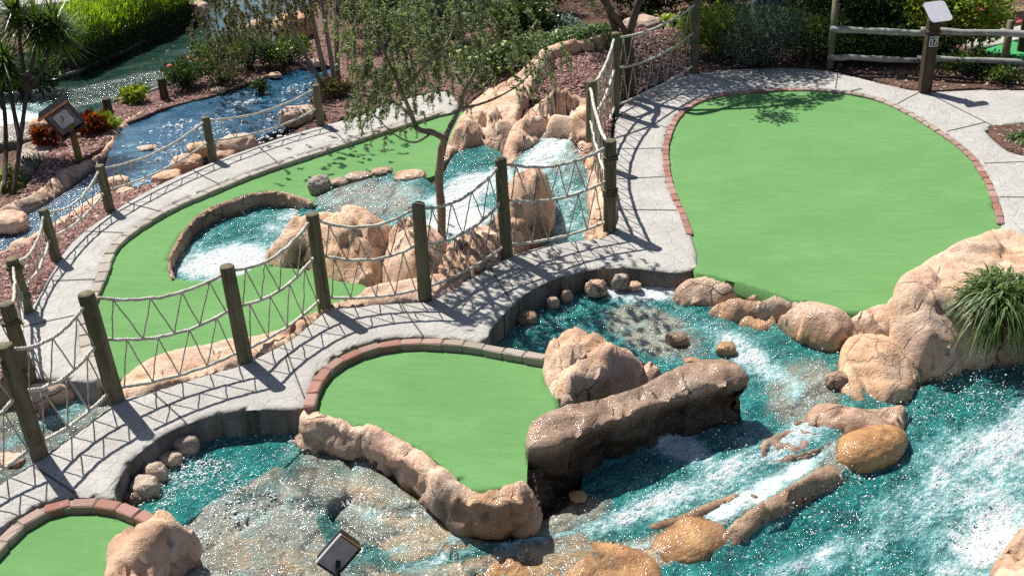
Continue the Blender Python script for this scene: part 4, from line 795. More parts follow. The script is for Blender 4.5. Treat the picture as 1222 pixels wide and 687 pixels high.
rock('wet grey lip of rock curling down from the tan face', [(1052, 500, -.72), (1062, 480, -.66), (1100, 458, -.68), (1150, 438, -.68), (1222, 422, -.66), (1222, 434, -.74), (1150, 450, -.78), (1100, 472, -.8), (1070, 495, -.84), (1055, 520, -.84)], wet=.9, grey=.9, amp=.02, crack=.01, dark=.6)
for L, x, y, w, h, zb, k in [
    ('small dark stone in the stream between the two pools', 808, 405, 26, 18, -.42, dict(wet=.9, dark=.55)), ('little brown stone poking from the stream near the log rock', 866, 418, 24, 20, -.46, dict(wet=.8, orange=.5)), ('brown pebble just behind the log-shaped rock', 826, 431, 22, 10, -.46, dict(wet=.8, orange=.4)), ('orange pebble under the dark face of the log rock', 690, 592, 20, 14, -.6, dict(wet=.8, orange=.6)),
    ('brown stone in the foaming shallows right of the log rock', 998, 456, 30, 26, -.56, dict(wet=.8, dark=.7)), ('tan stone just above the orange lip boulder', 958, 506, 34, 12, -.64, dict(wet=.7)), 
    ('pinkish stone lowest in the corner of the lower left pool', 172, 584, 36, 30, -.44, dict(grey=.5)), ('pale stone against the pool wall, second from the corner', 186, 567, 30, 28, -.44, dict(grey=.55)), ('pale stone against the pool wall, third from the corner', 204, 549, 30, 24, -.44, dict(grey=.3)), ('grey-tan stone highest along the lower left pool wall', 224, 534, 30, 30, -.44, dict(grey=.7)), ('dark stone low in the shade of the lower left pool wall', 158, 597, 24, 22, -.44, dict(wet=.6, dark=.4)),
    ('brown stone below the bridge at the mouth of the second pool', 628, 380, 26, 18, -.40, dict(wet=.6, dark=.7)), ('upright tan stone in the shade under the bridge', 660, 362, 14, 22, -.36, dict(wet=.3, grey=.3)), ('tan stone beside the upright one under the bridge', 677, 355, 14, 22, -.34, dict(wet=.3, grey=.3)), ('larger brown stone under the bridge slab', 712, 344, 28, 20, -.26, dict(wet=.4)), ('grey stone under the bridge next to the white foam', 741, 337, 20, 20, -.22, dict(grey=.6)), ('flat tan stone at the start of the white foam', 757, 341, 18, 11, -.22, dict(wet=.4)),
    ('round grey stone standing between green and rapids', 381, 222, 28, 24, -.05, dict(grey=.8)), ('pinkish cap stone on the rapids edge', 455, 205, 26, 12, .02, dict(grey=.3)), ('flat tan stone on the rapids edge right of the cap stone', 488, 211, 40, 12, .02, dict(wet=.3)), ('brown stone on the rapids edge left of the cap stone', 428, 211, 34, 10, .0, dict(wet=.5, grey=.4)),('small brown stone beside the round grey one', 404, 217, 24, 9, .0, dict(wet=.5, grey=.5)),
    ('flat pale stone standing alone in the blue stream', 176, 178, 24, 10, -.52, dict(grey=.3)),
    ('tan boulder at the near end of the blue stream', 140, 221, 30, 22, -.5, dict()), ('low tan boulder below the first one at the end of the blue stream', 152, 232, 26, 16, -.45, dict()), 
    ('tan rock left of the first short post, on the stream bank', 200, 212, 34, 16, -.4, dict(orange=.2)), ('tan rock between the stream and the second short post', 222, 196, 38, 22, -.4, dict(orange=.2)), ('brown rock right of the second short post', 283, 174, 44, 26, -.3, dict(grey=.3)), ('tan rock above the first bank rock', 240, 178, 34, 18, -.35, dict(orange=.2)), ('small dark rock at the path edge right of the short post', 268, 186, 24, 12, -.2, dict(dark=.6)),
    ('brown rock on the shaded bank by the third short post', 355, 138, 42, 22, -.3, dict(grey=.4)), ('grey rock deep in the shade left of the third short post', 392, 118, 34, 22, -.3, dict(grey=.5, dark=.7)),
    ('small pink-white pair of stones on the far bank of the blue stream', 260, 108, 18, 8, -.42, dict()), ('pale peach stone on the far bank under the flowers', 302, 96, 22, 8, -.42, dict(orange=.2)), ('pale stone at the head of the blue stream', 328, 90, 16, 7, -.42, dict()), ('cream stone among the stems at the stream head', 378, 75, 20, 10, -.35, dict()),
    ('grey-tan boulder behind the dark tree trunk', 768, 32, 46, 26, .1, dict(grey=.45, yaw=30)), ('terracotta rock among the white flowers', 600, 32, 34, 28, .4, dict(orange=.6)), ('dark brown rock under the top shrubs', 640, 16, 40, 14, .4, dict(dark=.5)), ('orange boulder behind the slender stems', 350, 32, 46, 32, -.3, dict(orange=.45, yaw=30)), ('tan rock at the top of the dark river', 228, 14, 40, 22, -.5, dict(grey=.3)), ('tan rock right of the top of the dark river', 308, 40, 30, 30, -.5, dict(grey=.3)),
    ('tan rock on the left stream bank above the wrapped post', 12, 265, 44, 26, -.6, dict()), ('pinkish rock by the rapids left of the little house', 48, 152, 26, 20, -.55, dict(orange=.2)),
    ('dark rock behind the second bridge post from the left', 118, 458, 30, 24, -.25, dict(dark=.35)), ('tan rock at the left edge under the net', -2, 552, 60, 20, -.4, dict()), ]:
    boulder(L, x, y, w, h, zb, sub=4, **k)
rock('tan rock shelf below the looping path at the left', [(28, 500, -.3), (30, 470, -.1), (38, 452, .0), (75, 453, .0), (118, 453, .0), (122, 462, -.1), (95, 474, -.25), (60, 486, -.32), (48, 500, -.35)], [(60, 462, .0)], amp=.04, crack=.05)
rock('dark reddish rock at the left edge beside the wrapped post', [(-30, 470, -.2), (-20, 420, .05), (8, 415, .05), (22, 455, -.05), (26, 475, -.2), (10, 490, -.35), (-30, 500, -.4)], [(0, 445, .1)], dark=.45, amp=.05)
rock('long flat tan slab between the bridge posts and the curving green', [(140, 480, -.04), (142, 456, .0), (165, 437, .02), (185, 426, .03), (220, 415, .03), (250, 411, .03), (275, 404, .03), (300, 401, .03), (330, 392, .04), (356, 381, .04), (384, 368, .04), (390, 372, -.02), (350, 404, -.02), (292, 433, -.02), (240, 449, -.02), (180, 468, -.02)], [(200, 438, .05), (270, 420, .05)], amp=.022, crack=.03, sc=1.6, rr=.05, paint={'g': [(240, 420, 60, 10, -15, .3)]})
rock('pale slab between the curving green and the third and fourth bridge posts', [(384, 372, .0), (400, 360, .03), (425, 352, .04), (440, 342, .06), (470, 335, .1), (500, 330, .1), (545, 322, .06), (552, 338, .0), (516, 358, -.02), (470, 362, -.02), (428, 366, -.02)], [(470, 350, .05)], amp=.03, crack=.03, sc=1.5, rr=.05, paint={'g': [(440, 355, 50, 10, 0, .3)]})
rock('big ochre boulder with the shade of a hollow painted at its left end', [(314, 312, -.06), (318, 296, .1), (334, 278, .26), (350, 262, .34), (380, 254, .36), (415, 257, .36), (448, 260, .36), (466, 268, .32), (466, 296, .12), (458, 322, -.02), (438, 340, -.07), (410, 340, -.07), (385, 331, -.07), (368, 322, -.07), (352, 320, -.07), (330, 322, -.08)], [(345, 284, .28), (400, 270, .38), (440, 275, .36), (395, 300, .22), (440, 300, .18), (410, 320, .06)], orange=.12, amp=.05, crack=.06, sc=1.8, rr=.14, paint={'d': [(362, 306, 16, 15, 20, .05)], 'o': [(410, 315, 50, 22, 0, .5)], 'g': [(440, 330, 30, 10, 0, .3)]}, facet=1.2)  # dark patch painted as the shade inside a hollow
rock('tall tan boulder in the middle behind the fourth bridge post', [(458, 326, .0), (462, 295, .15), (466, 272, .32), (488, 260, .36), (512, 268, .32), (530, 282, .25), (532, 305, .08), (520, 330, .02), (490, 338, .02)], [(490, 282, .36), (505, 305, .18)], amp=.05, crack=.05, sc=2.0, rr=.12)
rock('rounded tan boulder left of the fifth bridge post', [(520, 332, .02), (530, 300, .1), (545, 280, .18), (565, 270, .22), (590, 266, .2), (604, 280, .12), (604, 302, .0), (575, 322, -.01), (550, 337, -.01)], [(560, 292, .18)], amp=.05, crack=.07, sc=3.0, rr=.1)
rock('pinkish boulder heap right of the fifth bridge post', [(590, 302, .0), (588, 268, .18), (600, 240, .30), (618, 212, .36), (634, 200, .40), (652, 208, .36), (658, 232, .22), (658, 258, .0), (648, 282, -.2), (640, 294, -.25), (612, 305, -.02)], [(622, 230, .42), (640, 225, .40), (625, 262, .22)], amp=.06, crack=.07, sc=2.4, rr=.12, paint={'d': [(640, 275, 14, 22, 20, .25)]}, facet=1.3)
rock('knobbly tan bank between the cascade and the corner post', [(690, 170, .28), (706, 172, .3), (724, 190, .2), (732, 230, .03), (731, 278, -.01), (700, 292, -.3), (702, 262, -.2), (700, 236, -.05), (698, 205, .1), (688, 185, .22)], [(714, 220, .18), (716, 250, .1)], amp=.05, crack=.07, sc=3.4, rr=.1)
rock('large smooth tan boulder above the cascade', [(600, 190, .14), (604, 165, .34), (614, 146, .46), (640, 136, .52), (668, 138, .52), (690, 142, .46), (706, 152, .40), (700, 166, .30), (672, 168, .26), (648, 172, .22), (628, 188, .16), (612, 202, .12)], [(630, 158, .46), (670, 152, .46)], amp=.05, crack=.05, sc=1.6, rr=.14)
rock('row of angular tan boulders under the mulch mound', [(620, 150, .46), (640, 124, .58), (668, 114, .62), (705, 118, .60), (712, 132, .48), (708, 152, .36), (680, 146, .44), (650, 144, .48)], [(660, 130, .6), (690, 132, .55)], amp=.06, crack=.10, sc=2.8, rr=.1, facet=1.6)
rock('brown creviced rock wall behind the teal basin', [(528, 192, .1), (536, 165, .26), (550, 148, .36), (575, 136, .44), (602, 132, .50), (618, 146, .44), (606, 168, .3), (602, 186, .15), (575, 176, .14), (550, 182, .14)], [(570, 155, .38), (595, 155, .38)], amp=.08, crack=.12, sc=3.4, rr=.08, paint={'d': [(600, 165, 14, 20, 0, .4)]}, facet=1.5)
rock('sloping tan ridge climbing toward the mulch mound', [(545, 150, .34), (560, 125, .46), (590, 105, .52), (620, 85, .56), (648, 62, .62), (660, 66, .60), (640, 92, .50), (625, 118, .46), (612, 142, .44), (580, 142, .42)], [(600, 118, .52), (635, 82, .6)], amp=.04, crack=.05, sc=2, rr=.1)
rock('tan kerb of rock along the back of the mulch mound', [(640, 62, .56), (670, 50, .60), (710, 42, .58), (735, 36, .5), (738, 42, .46), (705, 52, .5), (665, 62, .52), (645, 72, .52)], orange=.2, amp=.03, crack=.03)
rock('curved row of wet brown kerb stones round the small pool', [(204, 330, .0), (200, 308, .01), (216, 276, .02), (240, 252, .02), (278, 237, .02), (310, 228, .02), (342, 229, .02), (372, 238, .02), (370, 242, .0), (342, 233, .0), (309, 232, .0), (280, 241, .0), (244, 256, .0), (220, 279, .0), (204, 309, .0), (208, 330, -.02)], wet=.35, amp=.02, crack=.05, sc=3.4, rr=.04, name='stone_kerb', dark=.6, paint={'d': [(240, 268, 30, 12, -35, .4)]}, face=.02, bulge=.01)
rock('chain of tan kerb stones between the mulch strip and the left stream', [(-60, 325, -.62), (-60, 296, -.5), (0, 250, -.4), (40, 228, -.36), (70, 205, -.34), (100, 190, -.33), (125, 172, -.33), (138, 150, -.33), (165, 134, -.35), (205, 124, -.37), (207, 129, -.5), (168, 142, -.52), (146, 158, -.54), (134, 182, -.56), (112, 200, -.58), (85, 220, -.6), (55, 240, -.62), (0, 274, -.65)], amp=.05, crack=.07, sc=2.2, rr=.09, grey=.1, paint={'g': [(30, 245, 20, 12, -40, .6)]}, name='stone_kerb')
rock('tan stone edge on the near bank of the left stream', [(-60, 345, -.62), (-60, 325, -.52), (0, 300, -.46), (42, 278, -.42), (85, 252, -.38), (128, 228, -.34), (135, 236, -.38), (90, 262, -.42), (44, 292, -.46), (0, 312, -.5)], amp=.04, crack=.05, sc=2.4, rr=.05, name='stone_kerb')
rock('pale rock slab beside the rapids at the far left', [(15, 205, -.5), (22, 178, -.42), (45, 168, -.4), (66, 166, -.4), (62, 182, -.45), (45, 196, -.5), (25, 215, -.55)], grey=.7, amp=.03)
rock('grey rock apron below the far left rapids', [(-60, 175, -.55), (0, 152, -.5), (40, 146, -.5), (62, 150, -.5), (58, 160, -.52), (0, 172, -.55), (-60, 192, -.6)], grey=.9, wet=.6, amp=.02)
# ================================================================== POSTS AND NETS
PG = 'tall bridge posts'; LG = 'short posts along the looping path'
NP = {}
for k, x, y, z, h, lab, wr, ln in [
    ('Z', -62, 606, 0, 1.1, None, (), (0, 0)),
    ('G', 47, 543, 0, 1.10, 'tall weathered post nearest the left edge on the bridge', (), (0, 0)),
    ('A', 138.7, 476.7, 0, 1.12, 'tall bridge post left of the flat tan slab', (), (0, 0)),
    ('B', 292.8, 429.6, 0, 1.02, 'tall bridge post at the right end of the flat tan slab', (), (-.02, 0)),
    ('C', 387.1, 366, 0, 1.06, 'tall bridge post just left of the big ochre boulder', (), (0, 0)),
    ('D', 507.3, 355.2, 0, 1.08, 'tall bridge post in front of the slender tree', (), (0, 0)),
    ('E', 604.4, 303.9, 0, 1.16, 'tall bridge post left of the cascade', (), (0, 0)),
    ('F', 727.7, 274, 0, 1.10, 'rope-wrapped corner post right of the cascade', ((.42, .10), (.86, .06)), (0, 0)),
    ('I', 705, 199, -.05, 1.18, 'post behind the corner post, beside the mulch mound', (), (-.03, 0)),
    ('H', 733.7, 136, 0, 1.22, 'post standing close in front of the dark tree trunk', (), (0, 0)),
    ('J', 828, 87, 0, 1.2, 'grey post at the far end of the nets before the dark shrubs', ((.5, .04),), (0, 0))]:
    b = G(x, y, z); NP[k] = (b, h)
    if lab: post(b, h, .070*random.uniform(.93, 1.07), lab, wr, lean=(random.uniform(-.022, .022), random.uniform(-.02, .02)), group=PG)
nl = {'ZG': 'rope net running off the left edge of the bridge', 'GA': 'rope net in front of the left shallow stream', 'AB': 'rope net in front of the flat tan slab and green', 'BC': 'rope net crossing the near corner of the curving green', 'CD': 'rope net in front of the big ochre boulder', 'DE': 'rope net in front of the slender tree trunk', 'EF': 'rope net in front of the cascade',
      'FI': 'short steep rope net behind the corner post', 'IH': 'rope net against the mulch mound', 'HJ': 'rope net in the shade of the dark tree'}
for k, lab in nl.items():
    (a, ha), (b, hb) = NP[k[0]], NP[k[1]]
    net(a, b, ha, hb, lab, levels=(.93, .56, .10), sag=(.12, .10, .05), step=.29, r=.017 if k not in ('FI', 'IH') else .020)
LPs = {}
for k, x, y, z, h, lab, wr in [
    ('a', 32, 371, 0, .62, 'short wrapped post at the left end of the looping path', ((.16, .05), (.50, .05))), ('b', 67, 308, 0, .62, 'short post halfway along the reddish mulch bank', ()), ('c', 131, 250, 0, .60, 'short post at the upper end of the reddish mulch bank', ()), ('d', 254, 190, 0, .62, 'short post above the rocks beside the blue stream', ()), ('e', 383, 149, 0, .62, 'short shaded post below the slender stems', ()),
    ('k', 34, 452, 0, .82, 'dark post with a flat cap behind the leftmost tall post', ((.1, .05), (.6, .05))), ('f', 402, 138, 0, .5, None, ())]:
    b = G(x, y, z); LPs[k] = (b, h)
    if lab: post(b, h, .068 if k in 'ak' else .06, lab, wr, group=LG)
LPs['y'] = (G(-50, 420), .8)
for k, lab in {'yk': 'low rope net at the left edge behind the bridge', 'ka': 'low rope net between the capped post and the wrapped post', 'ab': 'low rope net along the lower mulch bank', 'bc': 'low rope net along the upper mulch bank', 'cd': 'low rope net in front of the blue stream', 'de': 'low rope net above the blue stream rocks'}.items():
    (a, ha), (b, hb) = LPs[k[0]], LPs[k[1]]
    net(a, b, ha, hb, lab, levels=(.90, .42), sag=(.12, .08), step=.34, r=.015, group='low rope nets along the looping path')
for x, y, z, lab in [(132, 143, -.4, 'stub of dark post in the strip behind the little house'), (197, 118, -.4, 'stub of dark post beside the dark river')]:
    post(G(x, y, z), .36, .07, lab, mat='post_dark', group='dark stub posts')
# rail fence
f = empty('rail_fence', G(990, 82), 'silver-grey two-rail fence in front of the flowering bushes', 'fence')
o0 = G(990, 82); pa = G(990, 82); pb = G(1262, 95)+np.array([0, 0, 0])
def rel(P): return np.asarray(P)-o0
for q, hh in ((pa, 1.12), (pa*.22+pb*.78+np.array([0, .12, 0]), .85)):
    P = np.array([q+[0, 0, -.3], q+[0, 0, hh*.5], q+[0, 0, hh]]); V, F_ = tube_geo(rel(P), [.062, .058, .055], 12); mesh_obj('post', V, F_, M['post'], f)
for hh, r, tt in ((.66, .05, 0), (.22, .045, 1)):
    for (u, v) in ((-.02, .42), (.38, 1.1)):
        ts = np.linspace(u, v, 9)[:, None]; P = pa*(1-ts)+pb*ts+np.array([0, -.075, hh]); P[:, 2] += rng.normal(0, .006, 9)+ (0 if u < 0 else .04)
        V, F_ = tube_geo(rel(P), r*(1+.1*np.sin(np.arange(9)*1.7)), 10); mesh_obj('rail', V, F_, M['rail'], f)
V, F_ = tube_geo(rel([G(1219, 76)+[0, 0, -.2], G(1219, 76)+[0, 0, 1.0]]), .05, 10)
post(G(1218, 60), 1.2, .06, 'dark upright post beyond the right end of the rail fence', mat='post_dark')
# ---- hole sign
sb = G(1103, 110); s = empty('hole_sign', sb, 'brown sign post topped by a tilted bright metal plate, by the path fork', 'sign')
V, F_ = box_geo((0, 0, .55), (.17, .17, 1.1), None, .02); mesh_obj('post', V, F_, M['post_dark'], s, False)
V, F_ = box_geo((0, 0, .93), (.20, .20, .04), None, .01); mesh_obj('collar', V, F_, M['post_dark'], s, False)
metal = m_flat('brushed_white_metal', (.80, .78, .84), .35, .06, 20, .6, .2, .2, 30)
ta = D2R(38); Rt = np.array([[1, 0, 0], [0, math.cos(ta), -math.sin(ta)], [0, math.sin(ta), math.cos(ta)]]); cy = D2R(14); Rz = np.array([[math.cos(cy), -math.sin(cy), 0], [math.sin(cy), math.cos(cy), 0], [0, 0, 1]])
def rplate(w, h, r, t):
    pts = []
    for (cx, cyy, a0) in ((w/2-r, h/2-r, 0), (-w/2+r, h/2-r, 90), (-w/2+r, -h/2+r, 180), (w/2-r, -h/2+r, 270)):
        for k in range(6): a = D2R(a0+k*18); pts.append((cx+r*math.cos(a), cyy+r*math.sin(a)))
    n = len(pts); V = [(x, y, -t/2) for x, y in pts]+[(x, y, t/2) for x, y in pts]; F = [tuple(range(n))[::-1], tuple(range(n, 2*n))]+[(j, (j+1) % n, n+(j+1) % n, n+j) for j in range(n)]
    return np.array(V), F
V, F_ = rplate(.36, .36, .06, .012); plq = pl = mesh_obj('sign_plate', V@(Rz@Rt).T+[0.03, -.02, 1.22], F_, metal, s, False)
V, F_ = rplate(.33, .33, .05, .03); mesh_obj('plate_backing', V@(Rz@Rt).T+np.array([0.03, -.02, 1.22])-(Rz@Rt)@np.array([0, 0, .023]), F_, M['post_dark'], pl, False)
V, F_ = tube_geo([(0, 0, 1.08), (.02, .0, 1.2)], .045, 8); mesh_obj('bracket', V, F_, M['post_dark'], s)
whitep = m_flat('white_paint', (.75, .74, .72), .6, .05); blackp = m_flat('black_paint', (.02, .02, .022), .5, .1)
V, F_ = box_geo((.0, -.093, .80), (.135, .012, .155), None, .004); plaque = mesh_obj('number_plaque', V, F_, blackp, s, False)
mb = MB()
for c, sz in (((0, -.101, .87), (.125, .005, .010)), ((0, -.101, .73), (.125, .005, .010)), ((-.058, -.101, .80), (.010, .005, .13)), ((.058, -.101, .80), (.010, .005, .13))):
    V, F_ = box_geo(c, sz); mb.add(V, F_)
def strokes(mb, pts, w, x0, z0, sc, y=-.101):
    for (a, b) in pts:
        a = np.array(a)*sc+[x0, z0]; b = np.array(b)*sc+[x0, z0]; d = b-a; L = np.linalg.norm(d); d /= L; nn = np.array([-d[1], d[0]])*w/2
        q = [a+nn-d*w/2*.6, a-nn-d*w/2*.6, b-nn+d*w/2*.6, b+nn+d*w/2*.6]
        V = [(p[0], y-.003, p[1]) for p in q]+[(p[0], y+.003, p[1]) for p in q]; mb.add(V, [(0, 1, 2, 3), (7, 6, 5, 4), (0, 4, 5, 1), (1, 5, 6, 2), (2, 6, 7, 3), (3, 7, 4, 0)])
strokes(mb, [((.1, .8), (.28, 1)), ((.28, 1), (.28, 0)), ((.5, 1), (1, 1)), ((1, 1), (.7, 0))], .014, -.045, .755, .088)
mb.build('number_and_frame', whitep, plaque, False)
# ---- little house sign with dial
hb = G(88, 190, -.40); sh = mpp(hb); e = empty('little_house_sign', hb, 'dark little house on a short stake with a pale dial on its slanted front', 'sign'); 
a = D2R(28); Ry = np.array([[math.cos(a), 0, math.sin(a)], [0, 1, 0], [-math.sin(a), 0, math.cos(a)]]); yz = D2R(18); Rw = np.array([[math.cos(yz), -math.sin(yz), 0], [math.sin(yz), math.cos(yz), 0], [0, 0, 1]])
dkr = m_flat('dark_red_wood', (.09, .035, .03), .6, .4); gry = m_flat('grey_panel', (.16, .15, .17), .6, .3); dial = m_flat('pale_dial', (.50, .50, .53), .5, .15); edg = m_flat('orange_wood_edge', (.55, .25, .13), .6, .2); yel = m_wood('yellow_brown_stake', (.16, .12, .03), (.22, .17, .05))
ctr = np.array([-.02, .02, .62]); RR = Rw@Ry.T
def hp(n, c, sz, m, bev=.012, par=None):
    V, F_ = box_geo(c, sz, None, bev); return mesh_obj(n, V@RR.T+ctr, F_, m, par or e, False)
V, F_ = box_geo((.08, 0, .2), (.09, .07, .7), None, .01); mesh_obj('stake', V, F_, yel, e, False)
RR = RR*.86
hp('cabinet', (0, .08, 0), (.46, .26, .46), dkr); hp('front_panel', (.02, -.07, -.01), (.40, .03, .40), gry)
V, F_ = rplate(.26, .26, .04, .02); V = V[:, [0, 2, 1]]*np.array([1, 1, 1]); F_ = [f_[::-1] for f_ in F_]; dialo = mesh_obj('dial', (V+[.03, -.095, .02])@RR.T+ctr, F_, dial, e, False)
mb = MB()
for (p, q) in (((0, 0), (.0, .07)), ((0, 0), (-.05, -.02))): strokes(mb, [(p, q)], .014, .03, .02, 1.0, -.109)
o = mb.build('hands', blackp, dialo, False); o.data.transform(Matrix(RR.tolist()).to_4x4()); o.data.transform(Matrix.Translation(ctr))
rf = hp('roof', (0, .04, .25), (.60, .42, .035), dkr); hp('roof_edge', (0, -.185, .25), (.60, .025, .045), edg, .006, rf); hp('base_ledge', (0, .0, -.25), (.50, .38, .03), dkr)
# ---- floodlight at the bottom
fb = G(402, 700, -.62); e = empty('floodlight', fb, 'dark box floodlight on a short stalk seen from behind at the bottom edge', 'floodlight')
gm = m_flat('grey_metal', (.42, .39, .37), .5, .2, 12, .5, 0.0); pale = m_flat('pale_metal_edge', (.72, .70, .72), .35, .05, 10, .5, .3); bk = m_flat('black_metal', (.015, .014, .014), .4, .1, 10); brn = m_flat('brown_metal_edge', (.16, .08, .03), .4, .2)
ex = np.array([.30, .33, .06]); ex = _R*.65+_U*.75-_F*.1; ex /= np.linalg.norm(ex); ez = _R*.28-_U*.10-_F*.95; ez -= ex*(ez@ex); ez /= np.linalg.norm(ez)
ex = ex; ey = np.cross(ez, ex)
Rf = np.column_stack([ex, ey, ez]); cf = G(404, 662, -.35)-fb
def fp(n, c, sz, m, bev=.0):
    V, F_ = box_geo(c, sz, None, bev); mesh_obj(n, V@Rf.T+cf, F_, m, e, False)
fp('housing', (0, 0, -.05), (.30, .20, .10), bk, .01); fp('back_plate', (0, 0, .004), (.28, .18, .012), gm, .004)
fp('upper_lip', (0, .098, .004), (.30, .014, .03), pale if ey@_U > 0 else bk, .003); fp('lower_lip', (0, -.098, .004), (.30, .014, .03), bk if ey@_U > 0 else pale, .003); fp('side_lip', (.146, 0, .004), (.012, .19, .03), brn, .003); fp('end_lip', (-.146, 0, .004), (.012, .19, .03), bk, .003)
V, F_ = tube_geo([(0, 0, -.3), cf*.5, cf-ez*.08], .02, 8); mesh_obj('stalk', V, F_, bk, e)
# ================================================================== PLANTS
# slender willow-like tree
tb = G(525, 296, .0); U3 = lambda x, y, Y: None
def at(x, y, dist_like, dy=0.0):
    """point seen at x, y standing dy metres behind the tree base"""
    d = _F+_R*(x-IW/2)/FPX-_U*(y-IH/2)/FPX; t = (dist_like[1]+dy-EYE[1])/d[1]; return EYE+d*t
wt = empty('slender_tree', tb, 'slender tree with drooping olive leaves rising from the rocks behind the nets', 'tree')
trunk = [tb+[0, 0, -.2], at(527, 255, tb), at(524, 215, tb), at(527, 180, tb), at(531, 165, tb)]
fork = trunk[-1]
limbs = [([fork, at(516, 158, tb, -.05), at(499, 154, tb, -.1), at(492, 140, tb, -.1), at(480, 110, tb, -.3), at(462, 70, tb, -.4), at(450, 40, tb, -.4)], .040, .012),
         ([fork, at(538, 150, tb, .1), at(548, 130, tb, .2), at(556, 105, tb, .2), at(575, 70, tb, .3), at(590, 30, tb, .3)], .036, .010),
         ([at(548, 130, tb, .2), at(580, 122, tb, .3), at(615, 104, tb, .4), at(640, 80, tb, .5)], .018, .006),
         ([at(492, 140, tb, -.1), at(470, 118, tb, .2), at(440, 90, tb, .4), at(430, 60, tb, .5)], .022, .007),
         ([at(480, 110, tb, -.3), at(505, 80, tb, -.5), at(535, 50, tb, -.5), at(545, 10, tb, -.4), at(530, -30, tb, -.4)], .022, .008),
         ([at(556, 105, tb, .2), at(535, 70, tb, .5), at(540, 30, tb, .6)], .02, .006),
         ([at(516, 158, tb, -.05), at(495, 170, tb, -.3), at(470, 160, tb, -.5), at(445, 135, tb, -.6)], .014, .005)]
mb = branch_tree(tb, [(trunk, .052, .042)]); wtr = mb.build('trunk', M['bark'], wt)
mb = branch_tree(tb, limbs); mb.build('limbs', M['bark_grey'], wtr)
# hanging foliage
tips = []; twig = MB(); PL, DL, LL = [], [], []
def spray(p, L, side):
    d = np.array([rng.normal(0, .35), rng.normal(0, .35), 0])+side; pts = [p]
    v = d*.25+np.array([0, 0, .12])
    for k in range(6): pts.append(pts[-1]+v*L/4); v = v*.8+np.array([0, 0, -.14])
    Q = np.array(pts); V, F_ = tube_geo(Q-tb, np.linspace(.005, .0018, len(Q)), 4); twig.add(V, F_)
    n = int(L*130); t = rng.uniform(0, 1, n); x = np.linspace(0, 1, len(Q)); P = np.stack([np.interp(t, x, Q[:, k]) for k in range(3)], 1)
    PL.append(P-tb); DL.append(rdir(n)+np.array([0, 0, -.2])); LL.append(rng.uniform(.022, .055, n))
for (x, y, rx, ry, n) in [(470, 55, 60, 50, 165), (450, 105, 36, 34, 64), (520, 45, 60, 50, 110), (500, 98, 42, 30, 44), (570, 45, 60, 45, 66), (610, 30, 50, 40, 34), (640, 70, 38, 30, 26), (430, 25, 40, 30, 30), (460, 145, 50, 25, 26), (560, 100, 26, 30, 14), (635, 95, 30, 25, 14), (500, -10, 90, 30, 36)]:
    for i in range(n):
        a = rng.uniform(0, 6.283); r = rng.uniform(0, 1)**.5; p = at(x+rx*r*math.cos(a), y+ry*r*math.sin(a), tb, max(-.5, rng.normal(.1, .55))); s = np.array([p[0]-tb[0], p[1]-tb[1], 0]); s = s/(np.linalg.norm(s)+.3)*.6
        spray(p, rng.uniform(.22, .6), s)
def leafy(parent, mat, w0, w1):
    P = np.concatenate(PL); V, F_ = leaf_arrays(P, np.concatenate(DL), np.concatenate(LL), rng.uniform(w0, w1, len(P)), 0, 1)
    T = np.concatenate(twig.V); TF = np.array(twig.F)+len(V)
    mesh_obj('foliage', np.concatenate([V, T]), np.concatenate([F_, TF]), [M[mat], M['bark_grey']], parent, False, None, None, np.r_[np.zeros(len(F_), int), np.ones(len(TF), int)])
leafy(wt, 'leaf_willow', .008, .018)
# multi-stem tree at the head of the blue stream
mb_ = G(396, 112, -.2); mt = empty('multi_stem_tree', mb_, 'clump of slender brown stems growing by the path with wispy foliage above', 'tree')
st = []
for pts, r0, r1 in [([(388, 112, 0), (378, 90, 0), (362, 62, .1), (350, 35, .1), (338, -10, .2)], .045, .02), ([(394, 110, .1), (386, 80, .1), (378, 45, .1), (372, 10, .1), (368, -30, .1)], .05, .03), ([(400, 108, .1), (396, 75, .2), (390, 40, .2), (384, 0, .3), (380, -30, .3)], .045, .03), ([(404, 100, .3), (402, 60, .3), (402, 20, .3), (404, -30, .3)], .045, .035), ([(378, 90, 0), (360, 76, -.1), (345, 60, -.1), (341, 35, -.1)], .022, .01), ([(378, 45, .1), (365, 20, .2), (355, -10, .3)], .02, .012)]:
    st.append(([at(x, y, mb_, dy) for x, y, dy in pts], r0, r1))
branch_tree(mb_, st).build('stems', M['bark_grey'], mt)
PL, DL, LL = [], [], []; twig = MB(); tb_s = tb; tb = mb_
for (x, y, rx, ry, n) in [(300, 15, 55, 35, 130), (260, 35, 35, 45, 80), (250, 75, 26, 30, 26), (340, 10, 40, 25, 40), (280, 60, 30, 30, 26), (400, 0, 50, 20, 34), (370, -5, 40, 15, 20), (420, 60, 16, 40, 8)]:
    for i in range(n):
        a = rng.uniform(0, 6.283); r = rng.uniform(0, 1)**.5; p = at(x+rx*r*math.cos(a), y+ry*r*math.sin(a), mb_, rng.normal(.3, .8)); spray(p, rng.uniform(.3, .75), np.array([rng.normal(0, .2), 0, 0]))
for (x, y, r, k, h) in [(400, 182, .5, 12, 2.7), (425, 178, .4, 10, 2.6), (380, 190, .45, 9, 2.8), (350, 202, .4, 6, 2.9), (450, 182, .35, 6, 2.6), (405, 200, .3, 4, 2.7), (440, 160, .4, 8, 2.7), (470, 170, .35, 6, 2.6)]:
    c_ = G(x, y)+np.array([-.416, .524, 1])*h
    for i in range(k): spray(c_+rng.normal(0, r*.5, 3)*np.array([1, 1, .4]), rng.uniform(.25, .5), np.array([rng.normal(0, .4), rng.normal(0, .4), 0]))
leafy(mt, 'leaf_brown', .012, .024); tb = tb_s
